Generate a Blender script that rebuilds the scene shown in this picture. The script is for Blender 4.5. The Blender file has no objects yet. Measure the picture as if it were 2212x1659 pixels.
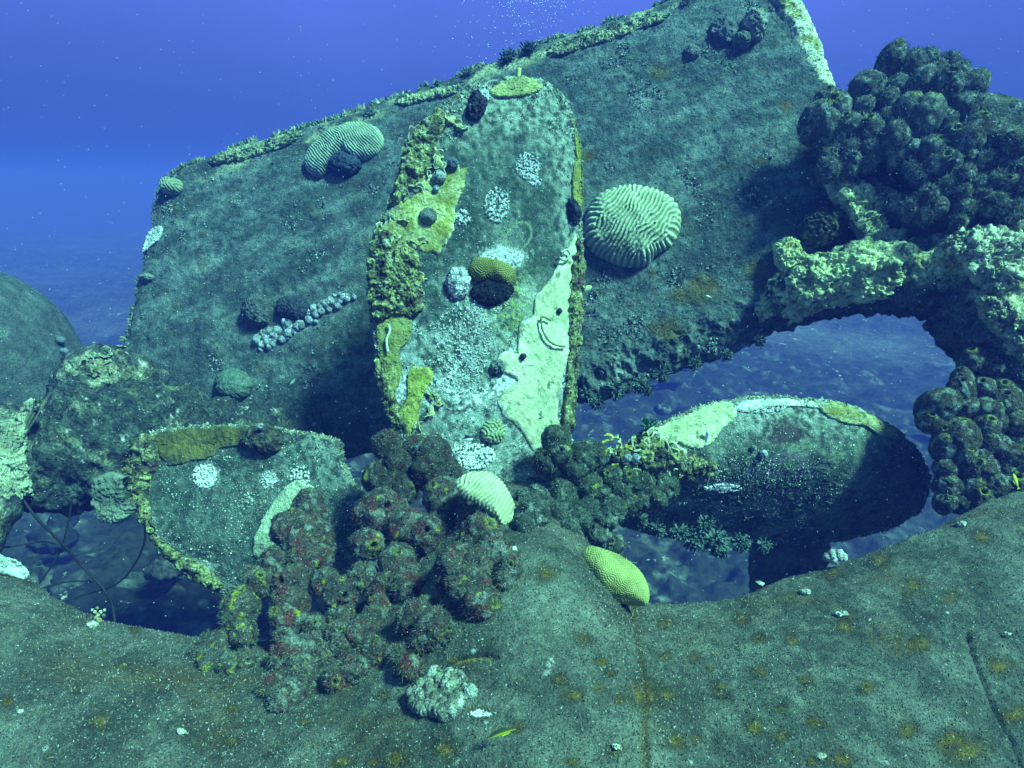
import bpy, math, random
import numpy as np
from mathutils import Vector
from mathutils.bvhtree import BVHTree
random.seed(7)
rng = np.random.default_rng(7)
sc = bpy.context.scene
COL = sc.collection

# ------------------------------------------------------------------ camera
PITCH = math.radians(18)
CAM = np.array([0.0, 0.0, 5.2])
FW = np.array([0.0, math.cos(PITCH), -math.sin(PITCH)])
UP = np.array([0.0, math.sin(PITCH), math.cos(PITCH)])
RT = np.array([1.0, 0.0, 0.0])
HFOV = math.radians(80)
F = 1106.0 / math.tan(HFOV / 2)          # focal length in units of a 2212 wide picture
cd = bpy.data.cameras.new('camera'); cam = bpy.data.objects.new('camera', cd); COL.objects.link(cam)
cam.location = CAM; cam.rotation_euler = (math.pi / 2 - PITCH, 0, 0)
cd.sensor_width = 36; cd.lens = 18 / math.tan(HFOV / 2); cd.clip_start = 0.02; cd.clip_end = 600
sc.camera = cam

# ------------------------------------------------------------------ light
SUNV = 0.50 * RT + 0.66 * UP - 0.56 * FW          # towards the sun
SUNV /= np.linalg.norm(SUNV)
elev = math.asin(SUNV[2]); azim = math.atan2(SUNV[0], SUNV[1])
ld = bpy.data.lights.new('sun', 'SUN'); sun = bpy.data.objects.new('sun', ld); COL.objects.link(sun)
sun.rotation_euler = Vector(SUNV).to_track_quat('Z', 'Y').to_euler(); sun.location = (0, 0, 12)
ld.energy = 5.0; ld.angle = math.radians(9); ld.color = (0.35, 1.0, 0.84)   # daylight filtered by the water above

w = bpy.data.worlds.new('World'); sc.world = w; w.use_nodes = True
nt = w.node_tree; nt.nodes.clear()
N = nt.nodes.new; Lk = nt.links.new
out = N('ShaderNodeOutputWorld'); mix = N('ShaderNodeMixShader')
sky = N('ShaderNodeTexSky'); sky.sky_type = 'NISHITA'; sky.sun_disc = False
sky.sun_elevation = elev; sky.sun_rotation = azim
mul = N('ShaderNodeMix'); mul.data_type = 'RGBA'; mul.blend_type = 'MULTIPLY'; mul.inputs[0].default_value = 1
mul.inputs[7].default_value = (0.22, 1.0, 0.75, 1)
Lk(sky.outputs[0], mul.inputs[6])
b1 = N('ShaderNodeBackground'); b1.inputs[1].default_value = 0.10; Lk(mul.outputs[2], b1.inputs[0])
b2 = N('ShaderNodeBackground'); b2.inputs[1].default_value = 1.0
tc = N('ShaderNodeTexCoord'); sx = N('ShaderNodeSeparateXYZ'); Lk(tc.outputs['Generated'], sx.inputs[0])
r = N('ShaderNodeValToRGB'); Lk(sx.outputs[2], r.inputs[0])     # water colour by height of the view
els = r.color_ramp.elements
els[0].position = 0.02; els[0].color = (0.018, 0.054, 0.21, 1)
els[1].position = 0.55; els[1].color = (0.05, 0.20, 0.55, 1)
e = els.new(0.28); e.color = (0.058, 0.108, 0.46, 1); e = els.new(0.13); e.color = (0.032, 0.076, 0.31, 1)
wn = N('ShaderNodeTexNoise'); wn.inputs['Scale'].default_value = 1.6; wn.inputs['Detail'].default_value = 3; wn.inputs['Roughness'].default_value = 0.45
Lk(tc.outputs['Generated'], wn.inputs['Vector'])
wr = N('ShaderNodeMapRange'); wr.inputs[1].default_value = 0.35; wr.inputs[2].default_value = 0.7; wr.inputs[3].default_value = 0.86; wr.inputs[4].default_value = 1.22
Lk(wn.outputs['Fac'], wr.inputs[0]); wm = N('ShaderNodeMix'); wm.data_type = 'RGBA'; wm.blend_type = 'MULTIPLY'; wm.inputs[0].default_value = 1
Lk(r.outputs[0], wm.inputs[6]); Lk(wr.outputs[0], wm.inputs[7]); Lk(wm.outputs[2], b2.inputs[0])
mr = N('ShaderNodeMapRange'); mr.interpolation_type = 'SMOOTHSTEP'
mr.inputs[1].default_value = 0.3; mr.inputs[2].default_value = 0.85
Lk(sx.outputs[2], mr.inputs[0]); Lk(mr.outputs[0], mix.inputs[0])
Lk(b2.outputs[0], mix.inputs[1]); Lk(b1.outputs[0], mix.inputs[2]); Lk(mix.outputs[0], out.inputs[0])

vs = sc.view_settings
vs.view_transform = 'Standard'; vs.look = 'None'; vs.exposure = 0.86; vs.gamma = 1.0; vs.use_curve_mapping = False
sc.cycles.use_denoising = True
sc.cycles.max_bounces = 4; sc.cycles.diffuse_bounces = 2; sc.cycles.glossy_bounces = 1
sc.cycles.volume_bounces = 0; sc.cycles.transmission_bounces = 2

# ------------------------------------------------------------------ maths helpers
def P(x, y, d):
    x = np.asarray(x, float); y = np.asarray(y, float); d = np.asarray(d, float)
    return CAM + (d * (x - 1106) / F)[..., None] * RT + (d * (829.5 - y) / F)[..., None] * UP + d[..., None] * FW
def proj(V):
    q = V - CAM; d = q @ FW
    return 1106 + F * (q @ RT) / d, 829.5 - F * (q @ UP) / d, d
_perm = rng.permutation(256); _perm = np.concatenate([_perm, _perm, _perm])
_g = rng.normal(size=(256, 3)); _g /= np.linalg.norm(_g, axis=1)[:, None]
def perlin(p):
    i = np.floor(p).astype(int); f = p - i; i &= 255
    u = f * f * f * (f * (f * 6 - 15) + 10)
    res = 0
    for dx in (0, 1):
        wx = u[:, 0] if dx else 1 - u[:, 0]
        for dy in (0, 1):
            wy = u[:, 1] if dy else 1 - u[:, 1]
            for dz in (0, 1):
                wz = u[:, 2] if dz else 1 - u[:, 2]
                h = _perm[_perm[_perm[(i[:, 0] + dx) & 255] + ((i[:, 1] + dy) & 255)] + ((i[:, 2] + dz) & 255)]
                gr = _g[h]
                res = res + wx * wy * wz * (gr[:, 0] * (f[:, 0] - dx) + gr[:, 1] * (f[:, 1] - dy) + gr[:, 2] * (f[:, 2] - dz))
    return res * 1.6
def fbm(V, s, o=4, off=0.0, ridged=False):
    V = np.asarray(V).reshape(-1, 3); a = 1.0; t = 0; tot = 0
    for k in range(o):
        n = perlin(V * s + off + 17.3 * k)
        if ridged: n = 1 - 2 * np.abs(n)
        t = t + a * n; tot += a; a *= 0.5; s *= 2.03
    return t / tot
def sstep(a, b, x):
    t = np.clip((x - a) / (b - a), 0, 1); return t * t * (3 - 2 * t)
def lerp(a, b, t):
    t = np.asarray(t)[..., None]; return np.asarray(a, float) * (1 - t) + np.asarray(b, float) * t
def normals(V, Fq):
    n = np.zeros_like(V)
    a, b, c, d = (V[Fq[:, k]] for k in range(4))
    fn = np.cross(c - a, d - b)
    for k in range(4): 
        for j in range(3): n[:, j] += np.bincount(Fq[:, k], fn[:, j], len(V))
    return n / (np.linalg.norm(n, axis=1)[:, None] + 1e-12)
def catmull(pts, n, closed=True):
    p = np.asarray(pts, float); m = len(p); o = []
    ts = np.linspace(0, m if closed else m - 1, n, endpoint=not closed)
    for t in ts:
        i = int(min(t, m - 1e-9 if closed else m - 1 - 1e-9)); f = t - i
        if closed: a, b, c, d = p[(i - 1) % m], p[i % m], p[(i + 1) % m], p[(i + 2) % m]
        else: a, b, c, d = p[max(i - 1, 0)], p[i], p[min(i + 1, m - 1)], p[min(i + 2, m - 1)]
        o.append(0.5 * (2 * b + (c - a) * f + (2 * a - 5 * b + 4 * c - d) * f * f + (3 * b - a - 3 * c + d) * f ** 3))
    return np.array(o)
def inpoly(x, y, poly):
    poly = np.asarray(poly, float); ins = np.zeros(np.shape(x), bool); j = len(poly) - 1
    for i in range(len(poly)):
        xi, yi = poly[i]; xj, yj = poly[j]
        ins ^= ((yi > y) != (yj > y)) & (x < (xj - xi) * (y - yi) / (yj - yi + 1e-12) + xi); j = i
    return ins

# ------------------------------------------------------------------ object helpers
def prop(o, label=None, cat=None, group=None, kind=None):
    if label: o['label'] = label
    if cat: o['category'] = cat
    if group: o['group'] = group
    if kind: o['kind'] = kind
    return o
def thing(name, loc, label=None, cat=None, group=None, kind=None):
    o = bpy.data.objects.new(name, None); COL.objects.link(o); o.location = [float(v) for v in loc]; o.empty_display_size = 0.1
    return prop(o, label, cat, group, kind)
def mesh(name, V, Fc, mat, col=None, parent=None, origin=None, smooth=True):
    V = np.asarray(V, float); Fc = np.asarray(Fc, int)
    if parent is not None: org = np.array(parent['_o'])
    else: org = V.mean(0) if origin is None else np.asarray(origin, float)
    me = bpy.data.meshes.new(name); n, k = Fc.shape
    me.vertices.add(len(V)); me.vertices.foreach_set('co', (V - org).ravel().astype(np.float32))
    me.loops.add(n * k); me.loops.foreach_set('vertex_index', Fc.ravel().astype(np.int32))
    me.polygons.add(n); me.polygons.foreach_set('loop_start', np.arange(0, n * k, k, dtype=np.int32))
    try: me.polygons.foreach_set('loop_total', np.full(n, k, np.int32))
    except Exception: pass
    me.polygons.foreach_set('use_smooth', np.full(n, smooth))
    me.update(calc_edges=True); me.validate()
    if col is not None:
        at = me.color_attributes.new('Col', 'FLOAT_COLOR', 'POINT')
        c = np.ones((len(V), 4), np.float32); c[:, :3] = np.clip(col, 0, 1); at.data.foreach_set('color', c.ravel())
    me.materials.append(mat)
    o = bpy.data.objects.new(name, me); COL.objects.link(o)
    if parent is not None: o.parent = parent
    else: o.location = org
    return o
def root(name, loc, *a, **k):
    t = thing(name, loc, *a, **k); t['_o'] = [float(v) for v in loc]; return t
def grid_faces(nr, nc, wrap=False, off=0):
    i = np.arange(nr - 1)[:, None]; m = nc if wrap else nc - 1; j = np.arange(m)[None, :]; j2 = (j + 1) % nc
    a = i * nc + j; b = i * nc + j2; c = (i + 1) * nc + j2; d = (i + 1) * nc + j
    return np.stack([a, b, c, d], -1).reshape(-1, 4) + off
class Surf:
    def __init__(s, V, Fc, dflt):
        s.b = BVHTree.FromPolygons([tuple(v) for v in V], [tuple(int(i) for i in f) for f in Fc]); s.dflt = dflt
    def hit(s, x, y):
        dr = P(x, y, 1.0) - CAM; l = np.linalg.norm(dr)
        h = s.b.ray_cast(Vector(CAM), Vector(dr / l))
        if h[0] is None: return None, None
        n = np.array(h[1]); 
        if n @ dr > 0: n = -n
        return h[3] / l, n
    def depth(s, x, y, cx=None, cy=None):
        d, n = s.hit(x, y)
        if d is None and cx is not None:
            for t in (0.06, 0.12, 0.2, 0.3, 0.45, 0.6, 0.8, 1.0):
                d, n = s.hit(x + (cx - x) * t, y + (cy - y) * t)
                if d is not None: break
        if d is None: return s.dflt, -FW
        return d, n

class Flat:
    def __init__(s, f): s.f = f
    def hit(s, x, y): return float(s.f(x, y)), -FW * 0.8 + UP * 0.6
    def depth(s, x, y, *a): return s.hit(x, y)
# ------------------------------------------------------------------ materials
def crust(name, vary=0.5, s1=28.0, s2=150.0, bump=0.5, dist=0.01, speck=None, speck_s=90.0, speck_t=0.62, rough=0.92, dark=None, dark_t=0.62):
    m = bpy.data.materials.new(name); m.use_nodes = True; nt = m.node_tree; N = nt.nodes.new; L = nt.links.new
    bs = nt.nodes['Principled BSDF']; bs.inputs['Roughness'].default_value = rough
    bs.inputs['Specular IOR Level'].default_value = 0.12
    at = N('ShaderNodeAttribute'); at.attribute_name = 'Col'; tc = N('ShaderNodeTexCoord')
    def noise(s, d=6.0, r_=0.65):
        n = N('ShaderNodeTexNoise'); n.inputs['Scale'].default_value = s; n.inputs['Detail'].default_value = d
        n.inputs['Roughness'].default_value = r_; L(tc.outputs['Object'], n.inputs['Vector']); return n.outputs['Fac']
    def mrange(v, a, b, c, d):
        n = N('ShaderNodeMapRange'); L(v, n.inputs[0])
        for k, x in enumerate((a, b, c, d)): n.inputs[k + 1].default_value = x
        return n.outputs[0]
    n1 = noise(s1); n2 = noise(s2, 3.0, 0.7)
    v1 = mrange(n1, 0.3, 0.7, 1 - vary * 0.75, 1 + vary * 0.75); v2 = mrange(n2, 0.3, 0.7, 1 - vary, 1 + vary)
    mm = N('ShaderNodeMath'); mm.operation = 'MULTIPLY'; L(v1, mm.inputs[0]); L(v2, mm.inputs[1])
    mx = N('ShaderNodeMix'); mx.data_type = 'RGBA'; mx.blend_type = 'MULTIPLY'; mx.inputs[0].default_value = 1
    L(at.outputs['Color'], mx.inputs[6]); L(mm.outputs[0], mx.inputs[7]); c = mx.outputs[2]
    for colr, t, off in ((dark, dark_t, 0.63), (speck, speck_t, 1.0)):
        if colr:
            f = mrange(noise(speck_s * off, 4.0, 0.6), t, t + 0.06, 0, 0.85)
            k = N('ShaderNodeMix'); k.data_type = 'RGBA'; L(f, k.inputs[0]); L(c, k.inputs[6]); k.inputs[7].default_value = (*colr, 1); c = k.outputs[2]
    L(c, bs.inputs['Base Color'])
    ad = N('ShaderNodeMath'); ad.operation = 'ADD'; L(n1, ad.inputs[0]); L(n2, ad.inputs[1])
    bp = N('ShaderNodeBump'); bp.inputs['Strength'].default_value = bump; bp.inputs['Distance'].default_value = dist
    L(ad.outputs[0], bp.inputs['Height']); L(bp.outputs[0], bs.inputs['Normal'])
    return m
M_HULL = crust('silted_turf', 0.55, 22, 170, 0.9, 0.012, speck=(0.45, 0.5, 0.44), speck_s=120, speck_t=0.66, dark=(0.04, 0.05, 0.045), dark_t=0.62)
M_RUD = crust('turf_plate', 0.5, 16, 95, 0.9, 0.014, speck=(0.42, 0.46, 0.42), speck_s=75, speck_t=0.67, dark=(0.035, 0.045, 0.045), dark_t=0.60)
M_BLADE = crust('blade_crust', 0.5, 30, 170, 0.9, 0.010, speck=(0.7, 0.75, 0.68), speck_s=100, speck_t=0.66, dark=(0.03, 0.04, 0.035), dark_t=0.64)
M_ROCK = crust('reef_crust', 0.7, 20, 80, 1.0, 0.02, speck=(0.6, 0.62, 0.55), speck_s=50, speck_t=0.66, dark=(0.02, 0.025, 0.025), dark_t=0.58)
M_SPONGE = crust('sponge_skin', 0.75, 40, 170, 1.0, 0.012, speck=(0.42, 0.45, 0.38), speck_s=110, speck_t=0.62, dark=(0.02, 0.012, 0.012), dark_t=0.58)
M_CORAL = crust('coral_skin', 0.22, 30, 300, 0.35, 0.004, rough=0.8)
M_PLATE = crust('encrusting_skin', 0.3, 26, 120, 0.8, 0.008, dark=(0.16, 0.16, 0.06), dark_t=0.68, speck_s=40, rough=0.8)
M_ROCK2 = crust('lump_skin', 0.5, 30, 120, 0.9, 0.008, dark=(0.03, 0.035, 0.03), dark_t=0.64, speck_s=90)
M_TUFT = crust('tuft', 0.3, 40, 200, 0.1, 0.001)
M_SMOOTH = crust('smooth_skin', 0.12, 60, 300, 0.2, 0.002, rough=0.55)
M_SEA = crust('reef_bottom', 0.6, 1.2, 8, 0.6, 0.05, speck=(0.5, 0.52, 0.45), speck_s=3.0, speck_t=0.66)

GREY = (0.070, 0.074, 0.056); SILT = (0.165, 0.168, 0.130); DARK = (0.045, 0.055, 0.05); OCHRE = (0.30, 0.20, 0.010)
OLIVE = (0.10, 0.10, 0.02); WHITE = (0.78, 0.80, 0.76); MAROON = (0.10, 0.022, 0.022); PALE = (0.62, 0.64, 0.40)
YEL = (0.42, 0.43, 0.19); MINT = (0.40, 0.50, 0.36)

# ------------------------------------------------------------------ tufts (fine turf)
def tufts_on(V, n, count, size, cols, name, parent=None, label=None, cat=None, aim=0.5, wid=0.22, origin=None, kind='stuff'):
    idx = rng.integers(0, len(V), count); b = V[idx]; nn = n[idx]
    dr = nn + rng.normal(size=b.shape) * aim; dr /= np.linalg.norm(dr, axis=1)[:, None]
    sd = np.cross(dr, rng.normal(size=b.shape)); sd /= np.linalg.norm(sd, axis=1)[:, None]; s2 = np.cross(dr, sd)
    L = (size * rng.uniform(0.4, 1.3, count))[:, None]; wd = L * wid
    v = np.stack([b + sd * wd - dr * L * .1, b - sd * wd * .5 + s2 * wd * .8 - dr * L * .1, b - sd * wd * .5 - s2 * wd * .8 - dr * L * .1, b + dr * L], 1).reshape(-1, 3)
    k = np.arange(count)[:, None] * 4
    f = np.concatenate([k + [0, 1, 3], k + [1, 2, 3], k + [2, 0, 3]])
    ci = np.asarray(cols, float); c = ci[rng.integers(0, len(ci), count)] * rng.uniform(0.6, 1.3, (count, 1))
    o = mesh(name, v, f, M_TUFT, np.repeat(c, 4, 0), parent, origin, smooth=False)
    if kind: o['kind'] = kind
    if label: o['label'] = label
    if cat and parent is None: o['category'] = cat
    return o

# ------------------------------------------------------------------ seabed
def seabed():
    nr, na = 380, 720
    rr = 1.2 * (95 / 1.2) ** np.linspace(0, 1, nr); an = np.linspace(0, 2 * math.pi, na, endpoint=False)
    X = rr[:, None] * np.cos(an); Y = rr[:, None] * np.sin(an) + 3
    V = np.stack([X.ravel(), Y.ravel(), np.zeros(X.size)], 1)
    big = fbm(V, 0.10, 3, 3.1); mid = fbm(V, 0.7, 5, 9.7, True); fine = fbm(V, 2.2, 4, 1.3)
    reef = np.maximum(sstep(-0.25, 0.2, fbm(V, 0.16, 3, 21.0) + 0.05), sstep(26, 18, np.hypot(V[:, 0], V[:, 1] - 3)))
    far = sstep(16, 34, np.hypot(V[:, 0], V[:, 1] - 3))
    V[:, 2] = 0.5 * big + reef * (0.30 * mid + 0.22 * fine) - 0.5 + 0.0 * X.ravel()
    c = lerp((0.13, 0.14, 0.13), (0.02, 0.024, 0.02), reef * 0.95)
    c = lerp(c, (0.11, 0.13, 0.11), sstep(0.15, 0.5, fbm(V, 2.0, 5, 40.0) + 0.35 * fbm(V, 0.4, 2, 9)) * 0.8)
    c = lerp(c, (0.20, 0.25, 0.20), sstep(0.24, 0.46, fbm(V, 4.5, 4, 12) + 0.4 * fbm(V, 0.6, 2, 6)) * 0.5 * (1 - far))
    c = lerp(c, (0.05, 0.055, 0.05), far * 0.85)
    V[:, 2] += 0.9 * far * fbm(V, 0.05, 4, 5.0)
    return mesh('seabed', V, grid_faces(nr, na, True), M_SEA, c, origin=(0, 0, 0))
sb = seabed(); sb['kind'] = 'structure'

# ------------------------------------------------------------------ hull in the foreground
def curve3(ctrl, n):
    return catmull(ctrl, n, closed=False)
EDGE = [(-420, 1060, 3.1), (-200, 1120, 2.85), (-60, 1165, 2.65), (40, 1230, 2.50), (130, 1300, 2.40), (240, 1345, 2.33), (360, 1368, 2.30), (480, 1388, 2.28), (620, 1380, 2.30), (780, 1300, 2.38),
        (930, 1170, 2.55), (1010, 1080, 2.68), (1100, 1030, 2.76), (1200, 1055, 2.74), (1245, 1130, 2.62), (1275, 1210, 2.50), (1320, 1275, 2.40), (1400, 1308, 2.34), (1500, 1302, 2.34),
        (1640, 1270, 2.38), (1800, 1217, 2.44), (1950, 1165, 2.52), (2080, 1110, 2.60), (2212, 1045, 2.70), (2400, 960, 2.88), (2700, 850, 3.2)]
BOT = [(-420, 1900, 1.55), (300, 1950, 1.32), (800, 1960, 1.25), (1250, 1960, 1.22), (1700, 1950, 1.28), (2300, 1930, 1.45), (2800, 1900, 1.7)]
def hull_grid(nu, nv, disp=True):
    e = curve3(EDGE, nu); b = curve3(BOT, nu)
    E = P(e[:, 0], e[:, 1], e[:, 2]); B = P(b[:, 0], b[:, 1], b[:, 2])
    v = np.linspace(0, 1, nv)[:, None, None]
    S = E * (1 - v) + B * v
    u = np.linspace(0, 1, nu)[None, :, None]
    bulge = 0.10 * (4 * v * (1 - v)) ** 0.8
    S = S + bulge * (0.85 * UP - 0.5 * FW)
    # gentle ridge running to the neck and long hollows on both sides
    px, _, _ = proj(S.reshape(-1, 3)); px = px.reshape(nv, nu)[..., None]
    S = S + UP * (0.07 * np.exp(-((px - 1130) / 300) ** 2) * np.sin(np.pi * np.clip(v, 0, 1)) ** 1.6)
    S = S - UP * 0.025 * np.exp(-((px - 1480 - 120 * v) / 90) ** 2) * v
    # skirt: the plating turns under at its edge
    k = 14; a = np.linspace(0, math.pi * 0.62, k)[::-1][:, None, None]; R = 0.10
    sk = E + (-UP) * (R * (1 - np.cos(a))) * 2.2 + FW * (R * 0.28 * np.sin(a))
    low = sk[:1] - np.array([0, 0, 1.0]) * np.linspace(0.8, 0.08, 8)[:, None, None] - FW * np.linspace(0.35, 0.02, 8)[:, None, None]
    G = np.concatenate([low, sk[:-1], S], 0)
    return G.reshape(-1, 3), grid_faces(G.shape[0], nu), G.shape[0], (px, v)
Vc, Fc, _, _ = hull_grid(160, 60)
HULL = Surf(Vc, Fc, 2.4)
hroot = root('ship_hull', P(1106, 1500, 2.0), 'silt covered hull plating of the sunken ship curving across the foreground with ochre spots', 'shipwreck hull')
spots = [(1390, 1500, 26), (1260, 1380, 12), (1180, 1240, 16), (1440, 1345, 12), (1370, 1320, 10), (1440, 1500, 14), (1460, 1600, 16), (960, 1620, 18), (855, 1640, 22), (1035, 1540, 12), (1120, 1570, 10), (1900, 1210, 16), (2160, 1440, 18), (2090, 1625, 30), (2050, 1600, 22),
         (1800, 1240, 13), (1825, 1350, 14), (1820, 1640, 18), (1870, 1485, 12), (1960, 1575, 16), (1630, 1570, 16), (1690, 1590, 12), (1975, 1265, 16), (2120, 1160, 15), (2190, 1545, 18), (215, 1560, 15), (15, 1515, 10), (205, 1275, 8), (1340, 1250, 9), (1500, 1420, 10), (1210, 1470, 10), (1240, 1500, 14), (1330, 1620, 12), (740, 1645, 14), (1000, 1700, 20),
         (1640, 1450, 13), (1740, 1470, 10), (1560, 1500, 10), (1600, 1340, 11), (1710, 1380, 13), (1990, 1390, 16), (2050, 1290, 12), (1760, 1560, 12), (1690, 1530, 9), (660, 1560, 9), (500, 1600, 10), (420, 1520, 8), (300, 1450, 8)]
for _ in range(45): spots.append((random.uniform(0, 2250), random.uniform(1250, 1700), random.uniform(4, 11)))
def hull_cols(V):
    x, y, d = proj(V)
    n = fbm(V, 5, 5, 2.0); n2 = fbm(V, 40, 4, 8.0)
    c = lerp(GREY, SILT, sstep(-0.35, 0.5, n + 0.5 * n2))
    c = lerp(c, (0.04, 0.038, 0.03), sstep(0.0, 0.5, fbm(V, 7, 5, 31)) * 0.65)
    c = lerp(c, (0.12, 0.085, 0.03), sstep(0.10, 0.45, fbm(V, 3, 5, 91)) * 0.6)
    c = lerp(c, (0.26, 0.28, 0.22), sstep(0.0, 0.5, fbm(V, 1.7, 5, 57)) * 0.5)
    ang = fbm(V, 30, 3, 5.0) * 0.7
    for (sx_, sy_, r_) in spots:
        q = (np.hypot((x - sx_) / 1.35, y - sy_)) / r_
        m = q < 2.6
        if not m.any(): continue
        qq = q[m] + ang[m]
        c[m] = lerp(c[m], (0.055, 0.045, 0.012), (1 - sstep(0.7, 2.0, qq)) * 0.75)
        c[m] = lerp(c[m], (0.22, 0.13, 0.008), (1 - sstep(0.2, 0.9, qq)) * 0.65)
        c[m] = lerp(c[m], (0.40, 0.30, 0.015), (1 - sstep(-0.1, 0.4, qq)) * (r_ > 13) * 0.7)
        c[m] = lerp(c[m], (0.05, 0.05, 0.01), (1 - sstep(0.05, 0.35, qq)) * 0.7)
    # pale scraps
    c = lerp(c, (0.55, 0.58, 0.52), sstep(0.50, 0.62, fbm(V, 26, 3, 77)) * 0.7)
    return c
V, Fh, nrow, _ = hull_grid(860, 330)
n = normals(V, Fh); n *= np.sign((n * (CAM - V)).sum(1).mean())
h = 0.026 * fbm(V, 3, 4, 4.0) + 0.009 * fbm(V, 18, 4, 6.0) + 0.0035 * fbm(V, 90, 3, 9.0)
x, y, _ = proj(V)
def groove(x, y, pts, wid, dep):
    t = catmull(pts, 120, False); dd = np.full(len(x), 1e9)
    for a in t: dd = np.minimum(dd, np.hypot(x - a[0], y - a[1]))
    return -dep * np.exp(-(dd / wid) ** 2), dd
crack1 = [(965, 1437), (1000, 1424), (1040, 1417), (1075, 1420)]
crack2 = [(2090, 1370), (2115, 1450), (2150, 1530), (2190, 1600), (2240, 1700)]
g1, d1 = groove(x, y, crack1, 3.0, 0.02); g2, d2 = groove(x, y, crack2, 3.6, 0.02)
g3, d3 = groove(x, y, [(1366, 1312), (1382, 1400), (1392, 1500), (1398, 1680)], 6.0, 0.010)
V = V + n * (h + g1 + g2 + g3)[:, None]
c = hull_cols(V)
c = lerp(c, (0.02, 0.02, 0.02), np.exp(-(d1 / 3.2) ** 2)); c = lerp(c, (0.03, 0.035, 0.03), 0.85 * np.exp(-((d2 + 3.5 * fbm(V, 14, 3, 2)) / 5.0) ** 2))
c = lerp(c, (0.10, 0.065, 0.012), np.exp(-((d3 + 6 * fbm(V, 9, 3)) / 9.0) ** 2) * 0.75)
c = lerp(c, OCHRE, np.exp(-(((y - 1430) - 0) / 6) ** 2) * (np.abs(x - 1015) < 45) * (d1 < 12) * (d1 > 3) * 0.8)
mesh('hull_plating', V, Fh, M_HULL, c, hroot)
vis = (x > -30) & (x < 2240) & (y < 1690) & (y > 1000) & (np.arange(len(V)) > 860 * 20)
HV, HN = V[vis], n[vis]
tufts_on(HV, HN, 52000, 0.006, [SILT, GREY, (0.06, 0.06, 0.05), (0.30, 0.31, 0.26), (0.16, 0.09, 0.06)], 'turf', hroot, wid=0.35, aim=0.9)

# ------------------------------------------------------------------ swept tubes (frame, posts)
def tube(ctrl, nu, na, amp, sc_, name, mat, colf, parent, squash=1.0, oct_=5, ret=False):
    c = catmull(ctrl, nu, False)      # x, y, d, radius(m)
    Cn = P(c[:, 0], c[:, 1], c[:, 2]); T = np.gradient(Cn, axis=0); T /= np.linalg.norm(T, axis=1)[:, None]
    A = np.cross(T, FW); A /= np.linalg.norm(A, axis=1)[:, None]; B = np.cross(T, A)
    a = np.linspace(0, 2 * math.pi, na, endpoint=False)
    end = np.clip(np.minimum(np.linspace(0, 1, nu), 1 - np.linspace(0, 1, nu)) * nu / 6, 0, 1) ** 0.5
    R = (c[:, 3] * end)[:, None, None]
    V = Cn[:, None] + R * (A[:, None] * np.cos(a)[None, :, None] + squash * B[:, None] * np.sin(a)[None, :, None])
    N_ = (V - Cn[:, None]).reshape(-1, 3); N_ /= np.linalg.norm(N_, axis=1)[:, None] + 1e-9
    V = V.reshape(-1, 3); Fc = grid_faces(nu, na, True)
    base = V.copy(); h = amp * (fbm(V, sc_, oct_, 3.3, True) * 0.7 + 0.6 * fbm(V, sc_ * 0.5, 3, 8.8))
    V = V + N_ * h[:, None]
    o = mesh(name, V, Fc, mat, colf(V, N_, h), parent)
    return o, V, N_, Fc
def rock_cols(y0=0.0, pale=PALE, amt=0.5, base=GREY, seed=0.0, thr=0.0):
    def f(V, N_, h):
        c = lerp(DARK, base, sstep(-0.3, 0.4, fbm(V, 14, 4, 2.2 + seed)))
        up = N_ @ np.array([0.2, -0.25, 0.9])
        m = sstep(thr, thr + 0.25, fbm(V, 6, 4, 11.0 + seed)) * sstep(-0.1, 0.5, up) * amt
        c = lerp(c, lerp(pale, (0.36, 0.37, 0.12), sstep(0, 0.4, fbm(V, 10, 3, 4 + seed))), m)
        c = lerp(c, WHITE, sstep(0.35, 0.5, fbm(V, 18, 4, 19 + seed)) * sstep(-0.2, 0.5, up) * 0.6)
        return c
    return f
tubes = []
tubes.append(tube([(1640, 690, 3.42, 0.05), (1720, 640, 3.32, 0.12), (1850, 600, 3.2, 0.15), (1980, 600, 3.1, 0.16), (2080, 610, 3.02, 0.22), (2150, 690, 2.95, 0.22), (2215, 800, 2.9, 0.20), (2270, 930, 2.85, 0.20), (2310, 1100, 2.8, 0.2), (2330, 1250, 2.8, 0.2)],
     380, 160, 0.075, 9, 'stern_frame', M_ROCK, rock_cols(amt=1.0, thr=-0.22, base=(0.13, 0.15, 0.11), pale=(0.60, 0.63, 0.34)), hroot))
tubes.append(tube([(1770, 250, 3.62, 0.10), (1850, 280, 3.55, 0.16), (1960, 320, 3.45, 0.26), (2080, 350, 3.35, 0.32), (2200, 390, 3.25, 0.30), (2400, 440, 3.1, 0.3)],
     140, 80, 0.05, 8, 'frame_bracket', M_ROCK, rock_cols(amt=0.3, base=(0.08, 0.09, 0.08)), hroot))
tubes.append(tube([(-160, 1030, 3.1, 0.20), (0, 990, 3.15, 0.20), (110, 1000, 3.2, 0.19), (200, 975, 3.3, 0.26), (300, 940, 3.45, 0.26), (400, 925, 3.6, 0.20), (520, 940, 3.75, 0.15), (700, 960, 3.9, 0.14)],
     320, 150, 0.11, 7, 'rudder_bracket', M_ROCK, rock_cols(amt=0.25, base=(0.085, 0.11, 0.085), seed=5, thr=0.1), hroot))
tubes.append(tube([(60, 960, 3.3, 0.05), (150, 880, 3.45, 0.11), (205, 815, 3.55, 0.16), (270, 800, 3.65, 0.12), (360, 830, 3.8, 0.05)],
     120, 80, 0.05, 8, 'bracket_arm', M_ROCK, rock_cols(amt=0.55, base=(0.15, 0.17, 0.14), seed=9), hroot))
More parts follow.
